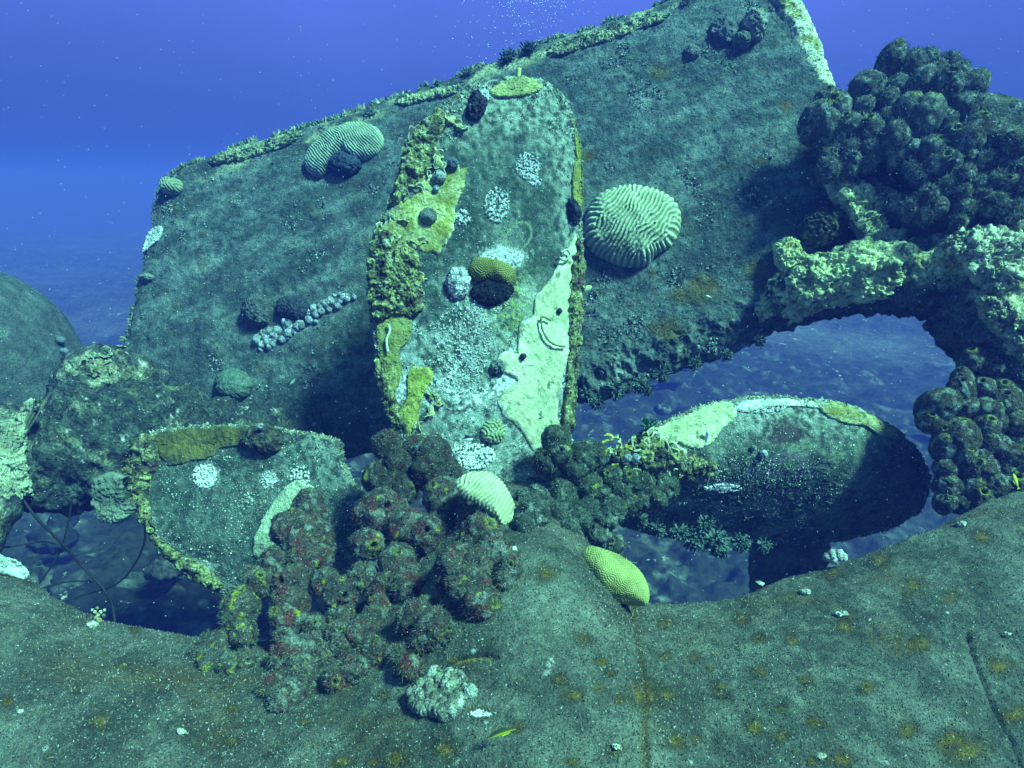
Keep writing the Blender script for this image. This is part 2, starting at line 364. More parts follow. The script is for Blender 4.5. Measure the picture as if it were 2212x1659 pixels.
tubes.append(tube([(0, 880, 3.1, 0.04), (20, 950, 3.0, 0.09), (5, 1060, 2.9, 0.10), (-60, 1160, 2.75, 0.10), (-90, 1300, 2.6, 0.10)],
     120, 70, 0.03, 9, 'bracket_leg', M_ROCK, rock_cols(amt=0.6, base=(0.10, 0.12, 0.10), pale=(0.4, 0.44, 0.3), seed=3, thr=0.0), hroot))
tubes.append(tube([(1880, 430, 3.34, 0.05), (1980, 480, 3.24, 0.15), (2100, 490, 3.14, 0.2), (2280, 470, 3.0, 0.22)],
     110, 70, 0.04, 9, 'frame_gusset', M_ROCK, rock_cols(amt=0.9, base=(0.12, 0.14, 0.12), thr=-0.1), hroot))
# round bulge of hull far left
def ellipsoid(c, rx, ry, rz, nu=60, nv=90):
    t = np.linspace(0.0001, math.pi - 0.0001, nu)[:, None]; p = np.linspace(0, 2 * math.pi, nv, endpoint=False)[None]
    n = np.stack([np.sin(t) * np.cos(p), np.sin(t) * np.sin(p), np.cos(t) * np.ones_like(p)], -1).reshape(-1, 3)
    V = c + n[:, :1] * rx * RT + n[:, 1:2] * ry * FW + n[:, 2:] * rz * UP
    N_ = n[:, :1] / rx * RT + n[:, 1:2] / ry * FW + n[:, 2:] / rz * UP; N_ /= np.linalg.norm(N_, axis=1)[:, None]
    return V, N_, grid_faces(nu, nv, True)
V, N_, Fe = ellipsoid(P(-70, 850, 4.3), 0.69, 0.8, 0.90, 160, 240)
bul = Surf(V, Fe, 3.8)
h = 0.02 * fbm(V, 4, 4) + 0.008 * fbm(V, 22, 4)
mesh('hull_bulge', V + N_ * h[:, None], Fe, M_RUD, lerp((0.07, 0.085, 0.08), (0.12, 0.145, 0.135), sstep(-0.3, 0.5, fbm(V, 9, 5))), hroot)

# ------------------------------------------------------------------ rudder
TOP = [(352, 398, 4.55), (460, 345, 4.55), (640, 292, 4.52), (800, 240, 4.48), (1000, 168, 4.42), (1150, 112, 4.37), (1300, 62, 4.32), (1450, 10, 4.26), (1560, -28, 4.20), (1680, -75, 4.15)]
LOW = [(220, 1010, 4.10), (420, 1030, 4.02), (640, 1010, 3.94), (830, 970, 3.86), (1020, 930, 3.78), (1200, 872, 3.70), (1340, 838, 3.64), (1440, 800, 3.58), (1560, 758, 3.52), (1700, 700, 3.44), (1820, 665, 3.38), (1970, 640, 3.32)]
def rudder_grid(nu, nv, p=14, th=0.11):
    t = curve3(TOP, nu); b = curve3(LOW, nu)
    T = P(t[:, 0], t[:, 1], t[:, 2]); B = P(b[:, 0], b[:, 1], b[:, 2])
    s = 0.5 - 0.5 * np.cos(np.linspace(0, math.pi, nv)); s = 0.4 * s + 0.6 * np.linspace(0, 1, nv)
    v = s[:, None, None]; u = np.linspace(0, 1, nu)[None, :, None]
    M = T * (1 - v) + B * v
    # slight bow of the left and right edges
    g = np.sqrt(np.clip((1 - np.abs(2 * u - 1) ** p) * (1 - np.abs(2 * v - 1) ** p), 0, 1))
    bow = 0.10 * (1 - (2 * v - 1) ** 2) * (1 - (2 * u - 1) ** 2)
    nrm = -FW * 0.93 + UP * 0.36
    Vf = M + nrm * (bow + th * g); Vb = M - nrm * (bow * 0.5 + th * g)
    nf = nu * nv
    Fq = np.concatenate([grid_faces(nv, nu), grid_faces(nv, nu, off=nf)[:, ::-1]])
    return Vf.reshape(-1, 3), Vb.reshape(-1, 3), Fq, nf
vf, vb, fq, nf = rudder_grid(80, 50); RUD = Surf(vf, grid_faces(50, 80), 3.9)
rroot = root('rudder', P(1100, 900, 3.9), 'huge flat rudder plate under grey green turf standing tilted behind the propeller', 'rudder')
vf, _, fqf, nf = rudder_grid(640, 380)
vf = vf[:640 * 380]; _, vb, fqb, nb = rudder_grid(120, 70); vb = vb
fq = np.concatenate([grid_faces(380, 640), grid_faces(70, 120, off=nf)[:, ::-1]])
def rud_cols(V):
    x, y, d = proj(V)
    n = fbm(V, 4, 5, 12); c = lerp((0.055, 0.078, 0.070), (0.145, 0.180, 0.165), sstep(-0.35, 0.45, n + 0.7 * fbm(V, 24, 3, 5)))
    c = lerp(c, (0.04, 0.05, 0.05), sstep(0.08, 0.45, fbm(V, 8, 5, 22)) * 0.7)
    c = lerp(c, (0.11, 0.075, 0.02), sstep(0.42, 0.58, fbm(V, 6.5, 3, 44)) * 0.75)
    W = np.stack([V @ (RT * .93 + UP * .36), V @ (UP * .93 - RT * .36), V @ FW], 1)
    st = fbm(W * [0.35, 1.6, 1], 6, 5, 8); c = lerp(c, (0.045, 0.055, 0.055), sstep(0.0, 0.35, st) * 0.55); c = lerp(c, (0.24, 0.29, 0.26), sstep(0.05, 0.4, -st) * 0.35)
    c = lerp(c, (0.09, 0.085, 0.025), sstep(0.30, 0.5, fbm(V, 12, 4, 87)) * 0.7)
    for (a, b, r_) in [(1520, 625, 34), (1440, 710, 30), (1640, 580, 26), (1690, 590, 14), (1470, 640, 20), (1270, 335, 14), (1410, 590, 10), (1700, 230, 12), (1425, 155, 18)]:
        q = np.hypot((x - a) / 1.3, y - b) / r_ + 0.5 * fbm(V, 16, 3, 3)
        c = lerp(c, (0.115, 0.085, 0.015), (1 - sstep(0.3, 1.3, q)) * 0.85)
    low = sstep(0, 1, (y - (1010 - 0.20 * x - 0.0) + 120 - (x > 1230) * 0) / 120.0) * (x > 1230)
    c = lerp(c, (0.40, 0.45, 0.38), sstep(0.15, 0.4, fbm(V, 14, 4, 9)) * sstep(700, 800, y + (x - 1400) * 0.35) * (x > 1200) * 0.7)
    edge = sstep(0.0, 1, 1 - (y - (540 - 0.365 * x)) / 26) * (x > 300)
    c = lerp(c, (0.45, 0.48, 0.26), np.clip(edge, 0, 1) * sstep(-0.1, 0.3, fbm(V, 5, 4, 61)) * 0.8)
    return c
allV = np.concatenate([vf, vb]); nn = normals(allV, fq)
s0 = np.sign((nn[:nf] * (CAM - vf)).sum(1).mean()); nn *= s0
x, y, _ = proj(allV)
rough_low = sstep(690, 790, y + (x - 1400) * 0.35) * (x > 1180)
h = 0.022 * fbm(allV, 3.2, 4, 14) + 0.012 * fbm(allV, 14, 4, 4) + 0.006 * fbm(allV, 55, 3, 7) + rough_low * 0.06 * fbm(allV, 9, 5, 5, True)
allV = allV + nn * h[:, None]
# drop the seam: front and back share the rim closely; weld by averaging rim rows
mesh('plate', allV, fq, M_RUD, rud_cols(allV), rroot)
RV, RN = allV[:nf], nn[:nf]
rowi = np.arange(nf) // 640; em = (rowi < 7) & (fbm(RV, 4, 4, 12) > -0.15)
tufts_on(RV[em], UP * 0.9 + 0 * RN[em], 5200, 0.040, [(0.30, 0.34, 0.18), (0.08, 0.11, 0.09), (0.16, 0.2, 0.14), (0.36, 0.38, 0.24)], 'edge_growth', rroot, wid=0.3, aim=0.8)
lm = ((np.arange(nf) % 640) < 5) & (fbm(RV, 5, 4, 2) > 0)
tufts_on(RV[lm], RN[lm], 900, 0.03, [(0.20, 0.24, 0.18), (0.10, 0.12, 0.1)], 'edge_growth', rroot, wid=0.35, aim=0.9)
km = fbm(RV, 5, 5, 77) > 0.28
tufts_on(RV[km], RN[km], 5000, 0.011, [(0.30, 0.35, 0.31), (0.16, 0.19, 0.17), (0.05, 0.06, 0.05)], 'crust_nodules', rroot, wid=0.8, aim=1.0)
xx, yy, _ = proj(RV); vis = (xx > 200) & (xx < 2000) & (yy > -20)
tufts_on(RV[vis], RN[vis], 30000, 0.009, [(0.15, 0.19, 0.17), (0.09, 0.12, 0.11), (0.05, 0.06, 0.06), (0.28, 0.33, 0.30), (0.14, 0.11, 0.06)], 'turf', rroot, wid=0.35, aim=0.9)
post = tube([(1660, -90, 4.05, 0.085), (1700, 20, 3.96, 0.085), (1735, 100, 3.88, 0.082), (1775, 210, 3.78, 0.085), (1850, 330, 3.62, 0.075), (1905, 400, 3.48, 0.07), (1935, 480, 3.36, 0.075), (1960, 580, 3.25, 0.09)],
     330, 70, 0.022, 16, 'rudder_post', M_ROCK, rock_cols(amt=1.0, base=(0.42, 0.45, 0.34), pale=(0.72, 0.74, 0.50), thr=-0.6, seed=2), rroot)

# ------------------------------------------------------------------ propeller
def relief_shell(outline, ctr, depthf, th, rings, segs, p=10, jit=0.0, warp=0.0):
    o = catmull(outline, segs)
    if jit: 
        an = np.arange(segs) / segs * 2 * math.pi; q = np.stack([np.cos(an) * 3, np.sin(an) * 3, np.zeros(segs)], 1)
        o = np.asarray(ctr) + (o - ctr) * (1 + jit * (fbm(q, 2.0, 5, ctr[0] * 0.01)))[:, None]
    r = np.sin(np.linspace(0.02, 1, rings) * math.pi / 2)[:, None, None]; r = 0.5 * r + 0.5 * np.linspace(0.01, 1, rings)[:, None, None]
    XY = np.asarray(ctr, float) + r * (o - np.asarray(ctr, float))[None]
    x, y = XY[..., 0], XY[..., 1]; d = depthf(x, y); g = np.sqrt(np.clip(1 - r[..., 0] ** p, 0, 1)) * np.ones_like(x)
    Vf = P(x, y, d - th * g); Vb = P(x, y, d + th * g)
    return Vf.reshape(-1, 3), Vb.reshape(-1, 3), grid_faces(rings, segs, True), x.ravel(), y.ravel(), (r[..., 0] * np.ones_like(x)).ravel()
proot = root('propeller', P(1150, 1050, 2.95), 'coral crusted ship propeller with one tall upright blade and two side blades', 'propeller')
B1 = [(905, 965), (868, 930), (838, 850), (815, 760), (803, 680), (799, 600), (803, 530), (822, 480), (850, 420), (872, 350), (902, 290), (950, 232), (1000, 198), (1050, 180), (1120, 167), (1172, 175), (1212, 205), (1236, 250), (1250, 330), (1254, 430), (1255, 530), (1250, 640), (1236, 750), (1224, 850), (1232, 930), (1220, 1000), (1150, 1060), (1040, 1070), (960, 1040)]
def D1(x, y): return 2.74 + (1000 - y) / 820 * 0.22 + (x - 1030) / 220 * 0.11 + 0.05 * ((x - 1030) / 220) ** 2
B2 = [(1260, 1010), (1340, 965), (1400, 928), (1440, 910), (1500, 885), (1570, 866), (1640, 858), (1720, 861), (1800, 869), (1870, 890), (1930, 925), (1972, 965), (2000, 1010), (2008, 1050), (1990, 1095), (1960, 1122), (1890, 1150), (1800, 1168), (1700, 1172), (1600, 1172), (1500, 1166), (1400, 1150), (1310, 1120), (1260, 1080)]
def D2(x, y):
    yc = 975 + (x - 1300) * 0.02
    return 2.72 + (x - 1300) / 700 * 0.30 + 0.07 * (np.maximum(0, yc - y) / 110) ** 1.3 + 0.40 * (np.maximum(0, y - yc) / 170) ** 1.5 + 0.16 * np.maximum(0, (x - 1780) / 220) ** 2
B3 = [(283, 1010), (300, 965), (335, 935), (400, 925), (470, 919), (560, 921), (640, 932), (700, 942), (735, 958), (748, 1010), (800, 1080), (880, 1110), (860, 1165), (780, 1220), (700, 1260), (560, 1290), (480, 1280), (425, 1245), (372, 1200), (322, 1140), (288, 1075)]
def D3(x, y): return 2.86 + (760 - x) / 460 * 0.22 + (1100 - y) / 180 * 0.10 + 0.10 * np.maximum(0, (y - 1150) / 120) ** 1.5
B4 = [(1640, 1120), (1760, 1120), (1790, 1180), (1770, 1260), (1730, 1330), (1680, 1400), (1630, 1400), (1625, 1300), (1620, 1200)]
def D4(x, y): return 3.35 + (y - 1120) / 300 * 0.4
pal_w1 = [(860, 960), (1000, 700), (1050, 600), (1130, 560), (1200, 600), (1240, 760), (1220, 980), (1000, 1060)]
def blade_cols1(V, x, y, r):
    n1 = fbm(V, 7, 5, 2); n2 = fbm(V, 30, 4, 6); n3 = fbm(V, 60, 4, 16)
    base = lerp((0.045, 0.068, 0.058), (0.135, 0.175, 0.145), sstep(-0.3, 0.45, n1 + 0.7 * n2)); base = lerp(base, (0.25, 0.30, 0.23), sstep(0.1, 0.4, fbm(V * [1, 1, 0.35], 26, 4, 19) + 0.25 * n1) * 0.55)
    rim = sstep(0.66, 0.92, r + 0.15 * n1) * (y < 640)
    c = lerp(base, (0.38, 0.44, 0.35), rim * sstep(-0.3, 0.25, n2) * 0.85)
    c = lerp(c, (0.36, 0.43, 0.33), sstep(340, 190, y) * sstep(-0.1, 0.3, n2) * 0.7)
    lw = sstep(560, 760, y + 90 * n1)
    c = lerp(c, (0.36, 0.43, 0.38), lw * sstep(-0.25, 0.3, n2 + 0.3 * n1) * 0.8)
    c = lerp(c, (0.78, 0.80, 0.77), lw * sstep(0.12, 0.38, n3 * 0.7 + fbm(V, 5, 3, 33)) * 0.85)
    g = np.exp(-((x - 1115) / 55) ** 2 - ((y - 660) / 70) ** 2); c = lerp(c, (0.30, 0.40, 0.14), np.clip(g * 1.1, 0, 1) * sstep(-0.3, 0.3, n3))
    q = np.hypot((x - 1085) / 45, (y - 557) / 22); c = lerp(c, WHITE, (1 - sstep(0.7, 1.4, q + 0.6 * n3)) * 0.9)
    left = sstep(0.80, 0.95, r + 0.2 * n1) * (x < 1000); c = lerp(c, (0.06, 0.05, 0.04), left * sstep(-0.1, 0.3, n2) * 0.8)
    c = lerp(c, MAROON, sstep(0.42, 0.6, fbm(V, 11, 4, 71)) * 0.7)
    c = lerp(c, (0.3, 0.32, 0.34), sstep(0.30, 0.5, fbm(V, 13, 4, 91)) * lw * 0.6)
    for (cx, cy, ra, rb) in [(1121, 510, 24, 33), (1095, 470, 22, 30)]:
        a = 0.6; X = (x - cx) * math.cos(a) + (y - cy) * math.sin(a); Y = -(x - cx) * math.sin(a) + (y - cy) * math.cos(a)
        q = np.hypot(X / ra, Y / rb); c = lerp(c, (0.26, 0.32, 0.18), np.exp(-((q - 1) / 0.10) ** 2) * (0.8 if cx > 1100 else 0.5))
    return c
def blade_cols2(V, x, y, r):
    n1 = fbm(V, 7, 5, 5); n2 = fbm(V, 30, 4, 9); n3 = fbm(V, 60, 4, 12)
    c = lerp((0.055, 0.075, 0.06), (0.19, 0.24, 0.17), sstep(-0.3, 0.4, n1 + 0.5 * n2))
    c = lerp(c, (0.42, 0.48, 0.42), sstep(975, 880, y + 40 * n1) * sstep(-0.3, 0.2, n2) * 0.9)  # mottled pale growth; upper half also painted lighter to look better lit
    c = lerp(c, (0.10, 0.14, 0.06), sstep(0.0, 0.4, n1) * (x > 1700) * 0.6)
    c = lerp(c, (0.55, 0.56, 0.62), sstep(0.2, 0.45, n3 + 0.5 * n1) * sstep(1620, 1450, x) * 0.8)
    q = np.hypot((x - 1700) / 42, (y - 935) / 30); c = lerp(c, (0.05, 0.03, 0.035), (1 - sstep(0.6, 1.2, q + 0.4 * n2)) * 0.85)
    q = np.abs(np.hypot((x - 1705) / 45, (y - 1012) / 30) - 0.85); c = lerp(c, (0.16, 0.12, 0.17), (1 - sstep(0.1, 0.45, q + 0.2 * n2)) * (x > 1640) * (y < 1030) * 0.7)
    c = lerp(c, WHITE, (1 - sstep(0.5, 1.1, np.hypot((x - 1560) / 36, (y - 1050) / 9) + 0.7 * n3)) * 0.9)
    return c
def blade_cols3(V, x, y, r):
    n1 = fbm(V, 7, 5, 7); n2 = fbm(V, 30, 4, 3); n3 = fbm(V, 60, 4, 18)
    c = lerp((0.05, 0.075, 0.06), (0.13, 0.17, 0.14), sstep(-0.3, 0.4, n1 + 0.7 * n2))
    c = lerp(c, (0.28, 0.36, 0.30), sstep(560, 680, x + 60 * n1) * sstep(1090, 1000, y) * sstep(-0.3, 0.3, n2) * 0.8)
    c = lerp(c, (0.27, 0.31, 0.25), sstep(0.80, 0.97, r + 0.15 * n2) * sstep(-0.2, 0.3, n2) * 0.8)
    q = np.hypot((x - 445) / 27, (y - 1028) / 27); c = lerp(c, WHITE, (1 - sstep(0.5, 1.2, q + 0.8 * n3)) * 0.9)
    q = np.hypot((x - 580) / 20, (y - 1035) / 20); c = lerp(c, WHITE, (1 - sstep(0.4, 1.2, q + 1.1 * n3)) * 0.6)
    q = np.hypot((x - 430) / 40, (y - 1225) / 18); c = lerp(c, (0.6, 0.62, 0.56), (1 - sstep(0.5, 1.2, q + 0.8 * n2)) * 0.9)
    return c
SF = {}
BV = []
def blade(key, outl, ctr, df, colf, rings, segs, th):
    vf, vb, f, x, y, r = relief_shell(outl, ctr, df, th, rings, segs, jit=0.012)
    SF[key] = Surf(*(lambda a: (a[0], a[2]))(relief_shell(outl, ctr, df, th, 24, 90, p=30)), dflt=float(df(ctr[0], ctr[1])))
    _, vb, fb, x2, y2, r2 = relief_shell(outl, ctr, df, th, 30, 160, jit=0.012)
    V = np.concatenate([vf, vb]); nfv = len(vf); Fq = np.concatenate([f, fb[:, ::-1] + nfv])
    n = normals(V, Fq); n *= np.sign((n[:nfv] * (CAM - vf)).sum(1).mean())
    rr = np.concatenate([r, r2]); rim = sstep(0.86, 0.97, rr)
    h = 0.006 * fbm(V, 6, 4, 2) + 0.006 * fbm(V, 26, 4, 8) + (0.003 + 0.004 * rim) * fbm(V, 80, 3, 8)
    h = h + rim * 0.014 * fbm(V, 18, 4, 3, True)
    V = V + n * h[:, None]
    X = np.concatenate([x, x2]); Y = np.concatenate([y, y2])
    mesh('blade', V, Fq, M_BLADE, colf(V, X, Y, rr), proot)
    BV.append((V[:nfv], n[:nfv], rr[:nfv]))
blade('b1', B1, (1040, 620), D1, blade_cols1, 260, 620, 0.030)
blade('b2', B2, (1620, 1020), D2, blade_cols2, 150, 620, 0.030)
blade('b3', B3, (560, 1090), D3, blade_cols3, 150, 520, 0.030)
blade('b4', B4, (1700, 1240), D4, blade_cols3, 40, 120, 0.03)
V, N_, Fe = ellipsoid(P(1130, 1075, 3.02), 0.34, 0.34, 0.30, 90, 130)
h = 0.035 * fbm(V, 9, 5, 2, True)
mesh('hub', V + N_ * h[:, None], Fe, M_ROCK, lerp((0.10, 0.12, 0.11), (0.3, 0.34, 0.3), sstep(-0.2, 0.4, fbm(V, 14, 4))), proot)
for (bv, bn, br) in BV[:3]:
    tufts_on(bv, bn, 9000, 0.006, [SILT, (0.11, 0.13, 0.1), (0.35, 0.4, 0.33), (0.5, 0.55, 0.5)], 'turf', proot, wid=0.35, aim=0.9)
    xb, yb, _ = proj(bv); mk = sstep(0.0, 0.3, fbm(bv, 9, 4, 66)) * (0.25 + sstep(0.7, 0.95, br) + sstep(600, 800, yb)) > 0.45
    if mk.any(): tufts_on(bv[mk], bn[mk], 4500 if bv is BV[0][0] else 1300, 0.006, [(0.5, 0.56, 0.45), (0.62, 0.66, 0.56), (0.3, 0.36, 0.25), (0.06, 0.06, 0.05)], 'crust_nodules', proot, wid=0.8, aim=1.0)
    e = br > 0.95
    tufts_on(bv[e], bn[e], 1500, 0.013, [(0.35, 0.4, 0.25), (0.12, 0.13, 0.09), (0.4, 0.38, 0.1), (0.5, 0.52, 0.45)], 'edge_growth', proot, wid=0.4, aim=1.2)

# ------------------------------------------------------------------ labyrinth patterns for brain corals
def laby(seed, n=256, wl=14.0, aniso=0.0, ang=0.0, it=40):
    r_ = np.random.default_rng(seed); u = r_.normal(size=(n, n))
    k = np.fft.fftfreq(n); kx, ky = np.meshgrid(k, k); kk = np.hypot(kx, ky); k0 = 1 / wl
    Hf = np.exp(-((kk - k0) / (0.30 * k0)) ** 2)
    if aniso:
        t = np.arctan2(ky, kx); Hf = Hf * ((1 - aniso) + aniso * np.cos(t - ang) ** 4)
    for _ in range(it):
        u = np.tanh(1.6 * np.real(np.fft.ifft2(np.fft.fft2(u) * Hf)) / 0.45)
    return (u - u.min()) / (u.max() - u.min())
def samp(A, x, y):
    n = A.shape[0]; x = x % n; y = y % n; i = np.floor(x).astype(int); j = np.floor(y).astype(int); fx = x - i; fy = y - j
    i2 = (i + 1) % n; j2 = (j + 1) % n
    return A[j, i] * (1 - fx) * (1 - fy) + A[j, i2] * fx * (1 - fy) + A[j2, i] * (1 - fx) * fy + A[j2, i2] * fx * fy
LAB = laby(1, it=7); LABC = laby(9, aniso=0.45, ang=0.6, it=14); LABA = laby(2, aniso=0.75, ang=1.25, it=7)

def relief(name, outline, surf, height, colf, mat, rings=30, segs=120, power=2.0, dispf=None, jit=0.0, ctr=None, label=None, cat=None, group=None, parent=None, lean=0.5, lift=0.0, sink=0.03):
    outline = np.asarray(outline, float); c0 = outline.mean(0) if ctr is None else np.asarray(ctr, float)
    o = catmull(outline, segs)
    if jit:
        an = np.arange(segs) / segs * 2 * math.pi; q = np.stack([np.cos(an) * 3, np.sin(an) * 3, np.full(segs, c0[0] * 0.013)], 1)
        o = c0 + (o - c0) * (1 + jit * fbm(q, 1.6, 6) + jit * 0.5 * fbm(q, 7, 3, 5.0))[:, None]
    # coarse hits, then interpolate
    nr0 = 9; ns0 = 40; idx = np.linspace(0, segs, ns0, endpoint=False).astype(int)
    dc = np.zeros((nr0, ns0)); nsum = np.zeros(3)
    for i, rr in enumerate(np.linspace(0, 1, nr0)):
        for j, k in enumerate(idx):
            q = c0 + rr * (o[k] - c0); d, n = surf.depth(q[0], q[1], c0[0], c0[1]); dc[i, j] = d; nsum += n
    nv = nsum / np.linalg.norm(nsum); nv = nv * lean - FW * (1 - lean); nv /= np.linalg.norm(nv)
    r = np.linspace(0, 1, rings) ** 0.85; ri = r * (nr0 - 1); a = np.arange(segs) / segs * ns0
    i0 = np.minimum(ri.astype(int), nr0 - 2); fi = (ri - i0)[:, None]; j0 = a.astype(int) % ns0; j1 = (j0 + 1) % ns0; fj = (a - a.astype(int))[None]
    D = (dc[i0][:, j0] * (1 - fj) + dc[i0][:, j1] * fj) * (1 - fi) + (dc[i0 + 1][:, j0] * (1 - fj) + dc[i0 + 1][:, j1] * fj) * fi
    XY = c0 + r[:, None, None] * (o - c0)[None]; x, y = XY[..., 0].ravel(), XY[..., 1].ravel()
    R = np.repeat(r, segs); D = D.ravel(); hh = height * np.sqrt(np.clip(1 - R ** power, 0, 1)) + lift
    V = P(x, y, D) + nv * hh[:, None]
    s = D.mean() / F
    u, v_ = (x - c0[0]) * s, (y - c0[1]) * s          # metres across the growth
    dist = dispf(u, v_, R, V) if dispf is not None else np.zeros(len(V))
    Fq = grid_faces(rings, segs, True)
    n = normals(V, Fq); n *= np.sign((n @ nv).mean())
    fade = 1 - sstep(0.93, 1.0, R) * 0.7
    V2 = V + n * (dist * fade)[:, None]
    # underside skirt so the growth has thickness and meets the surface
    rim = V2[-segs:]; sk = rim - nv * sink + (V2[:segs].mean(0) - rim) * 0.18
    sk2 = sk + (V2[:segs].mean(0) - nv * sink * 1.5 - sk) * 0.9
    V3 = np.concatenate([V2, sk, sk2]); F3 = grid_faces(rings + 2, segs, True)
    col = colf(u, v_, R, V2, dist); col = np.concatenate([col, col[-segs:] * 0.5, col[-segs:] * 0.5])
    base = V3[-segs:].mean(0)
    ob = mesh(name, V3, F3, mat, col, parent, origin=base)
    if parent is None: prop(ob, label, cat, group)
    elif label: ob['label'] = label
    return ob, V2, n

def brain(outline, surf, height, A, wl, amp, hi, lo, label, radial=0, cat='brain coral', rings=80, segs=260, rot=0.0, **k):
    def df(u, v, R, V):
        X = u * math.cos(rot) + v * math.sin(rot); Y = -u * math.sin(rot) + v * math.cos(rot)
        s = 24.0 / wl; wx = perlin(V * 6 + 3) * 5.0 + perlin(V * 17) * 2.5
        p = samp(A, X * s + wx + 40, Y * s + wx + 90)
        if radial:
            th = np.arctan2(v, u); q = 0.5 + 0.5 * np.sin(radial * th + 4.0 * perlin(V * 7)); m = sstep(0.72, 0.95, R + 0.25 * perlin(V * 9)); p = p * (1 - m) + q * m
        df.p = p
        return amp * (p - 0.3) * (0.75 + 0.5 * perlin(V * 11)) + 0.014 * fbm(V, 9, 3) + amp * 0.25 * fbm(V, 70, 2)
    def cf(u, v, R, V, d):
        c = lerp(lo, hi, sstep(0.15, 0.75, df.p)); return c * (0.85 + 0.3 * sstep(-0.4, 0.4, fbm(V, 9, 3)))[:, None]
    return relief('brain_coral', outline, surf, height, cf, M_CORAL, rings, segs, dispf=df, label=label, cat=cat, **k)

S1, S2, S3 = SF['b1'], SF['b2'], SF['b3']
# large grooved brain coral on the rudder
brain([(1262, 480), (1285, 430), (1330, 408), (1362, 403), (1402, 410), (1442, 425), (1466, 455), (1470, 490), (1452, 530), (1418, 552), (1395, 575), (1350, 578), (1310, 565), (1280, 545), (1262, 515)],
      RUD, 0.16, LABC, 0.040, 0.014, (0.46, 0.52, 0.33), (0.20, 0.25, 0.15), 'largest pale brain coral, deep grooves, on the rudder right of the upright blade', radial=44, rings=120, segs=420, jit=0.02)
brain([(665, 372), (662, 340), (690, 305), (720, 282), (760, 270), (800, 272), (826, 290), (829, 315), (810, 338), (780, 350), (750, 340), (725, 350), (712, 370), (692, 384)],
      RUD, 0.11, LABA, 0.028, 0.010, (0.36, 0.44, 0.31), (0.13, 0.17, 0.13), 'kidney shaped green brain coral high on the rudder left of the upright blade', rot=1.2, ctr=(745, 315))
brain([(985, 1045), (1005, 1025), (1045, 1018), (1075, 1030), (1095, 1055), (1112, 1090), (1118, 1130), (1108, 1165), (1080, 1130), (1040, 1095), (1005, 1075)],
      Flat(lambda x, y: 2.27 + (1085 - y) / 130 * 0.12), 0.05, LABA, 0.024, 0.007, (0.54, 0.57, 0.34), (0.30, 0.33, 0.18), 'pale flat brain coral plate below the upright blade beside the reddish sponges', rot=-0.55, lift=0.0, sink=0.12, ctr=(1060, 1082), lean=0.3)
brain([(1255, 1195), (1275, 1180), (1310, 1188), (1350, 1205), (1380, 1235), (1398, 1270), (1395, 1305), (1365, 1308), (1330, 1300), (1300, 1285), (1272, 1250), (1256, 1220)],
      Flat(lambda x, y: 2.10 + (1245 - y) / 120 * 0.08), 0.11, LAB, 0.012, 0.0025, (0.40, 0.41, 0.14), (0.25, 0.26, 0.08), 'smooth yellow green brain coral on the rim of the hull opening', rings=90, segs=300, lift=0.0, sink=0.14, lean=0.4)
brain([(1012, 582), (1022, 563), (1050, 559), (1085, 568), (1110, 585), (1114, 608), (1100, 620), (1078, 612), (1055, 608), (1035, 610), (1018, 600)],
      S1, 0.075, LAB, 0.016, 0.004, (0.23, 0.225, 0.055), (0.11, 0.11, 0.03), 'small olive brain coral with a dark hollow below it on the upright blade', ctr=(1062, 586), rot=0.8)
brain([(1040, 925), (1052, 908), (1075, 905), (1088, 920), (1088, 942), (1072, 955), (1050, 952), (1040, 940)],
      S1, 0.045, LAB, 0.026, 0.010, (0.36, 0.42, 0.24), (0.2, 0.25, 0.14), 'small round green brain coral near the foot of the upright blade')
brain([(352, 405), (360, 390), (378, 387), (394, 394), (394, 410), (382, 420), (360, 420)], RUD, 0.09, LAB, 0.03, 0.006, (0.26, 0.31, 0.19), (0.16, 0.2, 0.13), 'little round coral knob on the upper left corner of the rudder', rings=40, segs=120)
def blob(outline, surf, height, hi, lo, label, cat='coral', name='coral_head', amp=0.016, s=16, mat=None, **k):
    k.setdefault('jit', 0.12)
    return relief(name, outline, surf, height, lambda u, v, R, V, d: lerp(lo, hi, sstep(-0.35, 0.35, fbm(V, s * 1.5, 4))), mat or M_ROCK2, 50, 150,
                  dispf=lambda u, v, R, V: amp * fbm(V, s, 4) + amp * 0.6 * fbm(V, s * 3, 3, 4), label=label, cat=cat, **k)
def circ(cx, cy, rx, ry=None, n=10, j=0.08):
    ry = ry or rx; return [(cx + rx * math.cos(t) * random.uniform(1 - j, 1 + j), cy + ry * math.sin(t) * random.uniform(1 - j, 1 + j)) for t in np.linspace(0, 2 * math.pi, n, endpoint=False)]
blob(circ(1062, 630, 45, 30), S1, 0.045, (0.02, 0.02, 0.022), (0.006, 0.008, 0.01), 'black lump added as the dark underside cup of the small olive brain coral', 'sponge', 'sponge')  # black lump added for the dark underside cup of the olive coral
blob(circ(990, 612, 27, 34), S1, 0.06, (0.65, 0.66, 0.64), (0.16, 0.16, 0.17), 'egg shaped white and black coral head left of the olive brain coral', s=22)
blob(circ(508, 832, 37, 38), RUD, 0.12, (0.14, 0.20, 0.15), (0.09, 0.14, 0.11), 'smooth dark green boulder coral low on the left of the rudder', amp=0.008)
blob(circ(745, 358, 34, 26), RUD, 0.11, (0.05, 0.07, 0.11), (0.03, 0.045, 0.07), 'dark blue sponge tucked under the kidney shaped brain coral', 'sponge', 'sponge', s=30)
blob(circ(560, 672, 34, 36), RUD, 0.11, (0.12, 0.14, 0.12), (0.05, 0.06, 0.06), 'dark ribbed coral at the left end of the white tunicates', s=24, amp=0.02)
